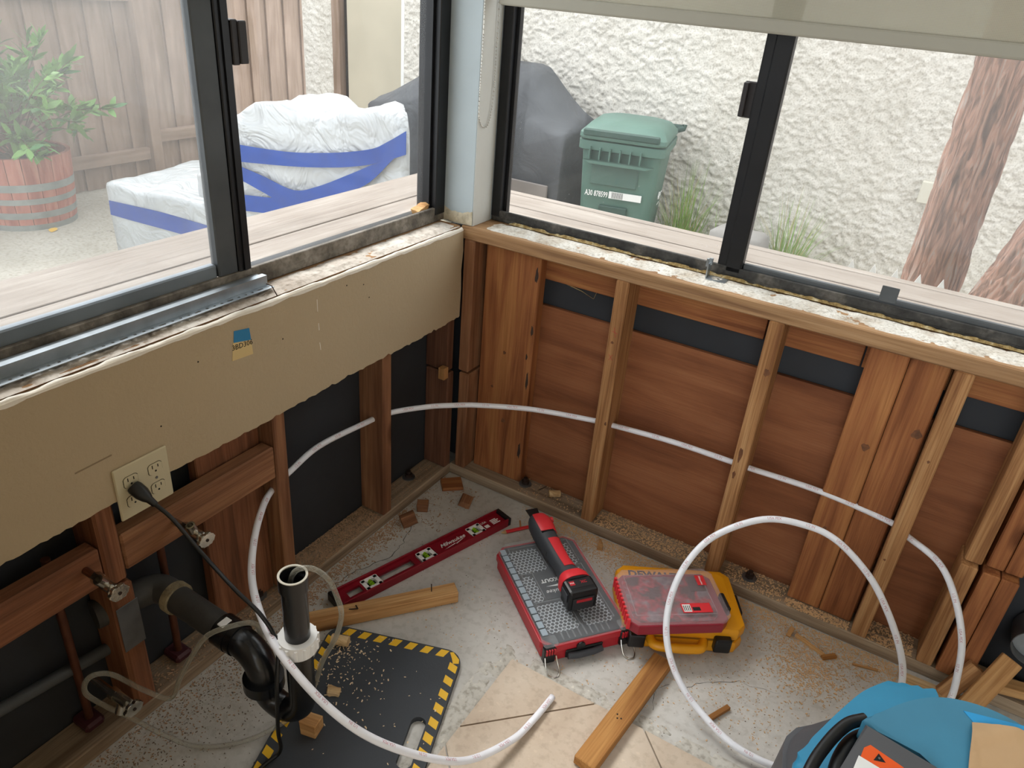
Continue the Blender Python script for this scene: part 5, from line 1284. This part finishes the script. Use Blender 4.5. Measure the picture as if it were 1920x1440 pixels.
# ---------------------------------------------------------------- sawdust and crumbs
def chips(name, label, regions, mat, parent=None):
    V, F = [], []; bx8 = np.array([(x, y, z) for z in (0, 1) for y in (-.5, .5) for x in (-.5, .5)])
    fc = np.array([(0, 2, 3, 1), (4, 5, 7, 6), (0, 1, 5, 4), (2, 6, 7, 3), (0, 4, 6, 2), (1, 3, 7, 5)])
    nb = 0
    for n, fx, fy, z, s0, s1 in regions:
        for _ in range(n):
            x, y = fx(), fy(x if False else 0) if False else fy()
            l = RNG.uniform(s0, s1); w = l * RNG.uniform(.25, .6); h = l * RNG.uniform(.12, .3)
            a = RNG.uniform(0, 2 * PI); tl_ = RNG.uniform(-.5, .5); c, s_ = math.cos(a), math.sin(a)
            p = bx8 * (l, w, h); p = np.stack([p[:, 0] * c - p[:, 1] * s_, p[:, 0] * s_ + p[:, 1] * c, p[:, 2] + p[:, 0] * tl_ * .5 + abs(tl_) * l * .25], -1)
            V.append(p + (x, y, z)); F.append(fc + nb * 8); nb += 1
    V = np.concatenate(V); F = np.concatenate(F)
    me = bpy.data.meshes.new(name); me.from_pydata(V.tolist(), [], F.tolist()); me.update()
    o = link(name, me, mat); tag(o, label, 'sawdust', kind='stuff'); return o
U_ = lambda a, b: (lambda: RNG.uniform(a, b)); G_ = lambda m, s: (lambda: RNG.normal(m, s)); E_ = lambda base, s: (lambda: base - abs(RNG.normal(0, s)))
SAW = plain('fresh sawdust', 'd2ad82', .9, var=.15, vscale=60); SAW2 = plain('brown sawdust', 'b08f70', .9, var=.2, vscale=60)
def inplate(a, b): return lambda: RNG.uniform(a, b)
regs = [(7000, U_(.40, .98), E_(-.002, .06), .0004, .0012, .0045), (4500, U_(.95, 1.46), E_(-.002, .06), .0004, .0012, .0045), (500, U_(.30, .95), E_(-.004, .035), .0005, .002, .006), (400, U_(.95, 1.46), E_(-.004, .05), .0005, .002, .007),
        (1500, G_(1.24, .055), G_(-.155, .05), .0005, .0012, .006), (260, G_(1.14, .09), G_(-.36, .06), .0005, .0015, .005), (160, G_(1.02, .12), G_(-.30, .08), .0005, .0015, .005),
        (1500, U_(.54, .89), U_(.004, .086), .0385, .0015, .006), (500, U_(.95, 1.125), U_(.004, .086), .0385, .002, .006), (500, U_(1.13, 1.30), U_(.002, .036), .0385, .002, .007), (350, U_(1.35, 1.46), U_(.004, .086), .0385, .002, .008), (150, U_(.25, .49), U_(.004, .086), .0385, .002, .005),
        (500, U_(.20, .95), U_(-.62, -.05), .0005, .0015, .005), (200, U_(.60, 1.1), U_(-.55, -.15), .0005, .0015, .005)]
chips('sawdust', 'pale sawdust strewn along the bottom plate and slab below the wide window', regs, SAW)
regs = [(2600, U_(-.085, -.002), U_(-.70, -.36), .0385, .002, .006), (2000, lambda: abs(RNG.normal(.004, .032)) + .002, U_(-.78, -.25), .0004, .0015, .006), (260, U_(-.085, -.002), U_(-.31, -.04), .0385, .002, .005),
        (400, U_(-.085, -.002), U_(-1.13, -.76), .0385, .002, .007), (1600, lambda: abs(RNG.normal(.004, .07)) + .002, U_(-1.5, -.78), .0005, .0012, .005), (250, U_(.0, .16), U_(-.28, -.03), .0005, .002, .006)]
chips('sawdust', 'brown sawdust piled along the plate under the cream drywall', regs, SAW2)
DIRT = plain('dark grit', '6f5f50', .95, var=.3, vscale=60)
chips('grit', 'dark grit and dirt on the slab around the drain', [(1800, lambda: abs(RNG.normal(.06, .10)) + .002, U_(-1.5, -.75), .0003, .001, .004), (700, U_(.05, 1.4), U_(-.6, -.1), .0003, .0008, .003)], DIRT)
regs = []
_c, _s = math.cos(mt_a), math.sin(mt_a)
def matpt(n, cx, cy, sg):
    out = []
    for _ in range(n):
        x = min(max(RNG.normal(cx, sg), .02), MW - .02); y = min(max(RNG.normal(cy, sg), -ML + .02), -.01); out.append((.155 + x * _c - y * _s, -.745 + x * _s + y * _c))
    return out
P_ = matpt(150, .09, -.12, .06) + matpt(60, .06, -.07, .02) + matpt(60, .17, -.22, .1)
it = iter(P_); cur = [None]
def mx_(): cur[0] = next(it); return cur[0][0]
regs = [(len(P_), mx_, lambda: cur[0][1], .0155, .002, .006)]
chips('sawdust', 'pale wood crumbs scattered on the rubber mat', regs, plain('pale wood crumbs', 'e3cba6', .9))

# lettering becomes plain meshes
bpy.context.view_layer.update(); dg = bpy.context.evaluated_depsgraph_get()
for o in [o for o in sc.objects if o.type == 'FONT']:
    me = bpy.data.meshes.new_from_object(o.evaluated_get(dg)); nm = o.name; c = o.data
    n_ = bpy.data.objects.new('lettering', me); COL.objects.link(n_)
    n_.parent = o.parent; n_.matrix_parent_inverse = o.matrix_parent_inverse.copy(); n_.matrix_basis = o.matrix_basis.copy()
    bpy.data.objects.remove(o); n_.name = nm; me.name = nm; bpy.data.curves.remove(c)
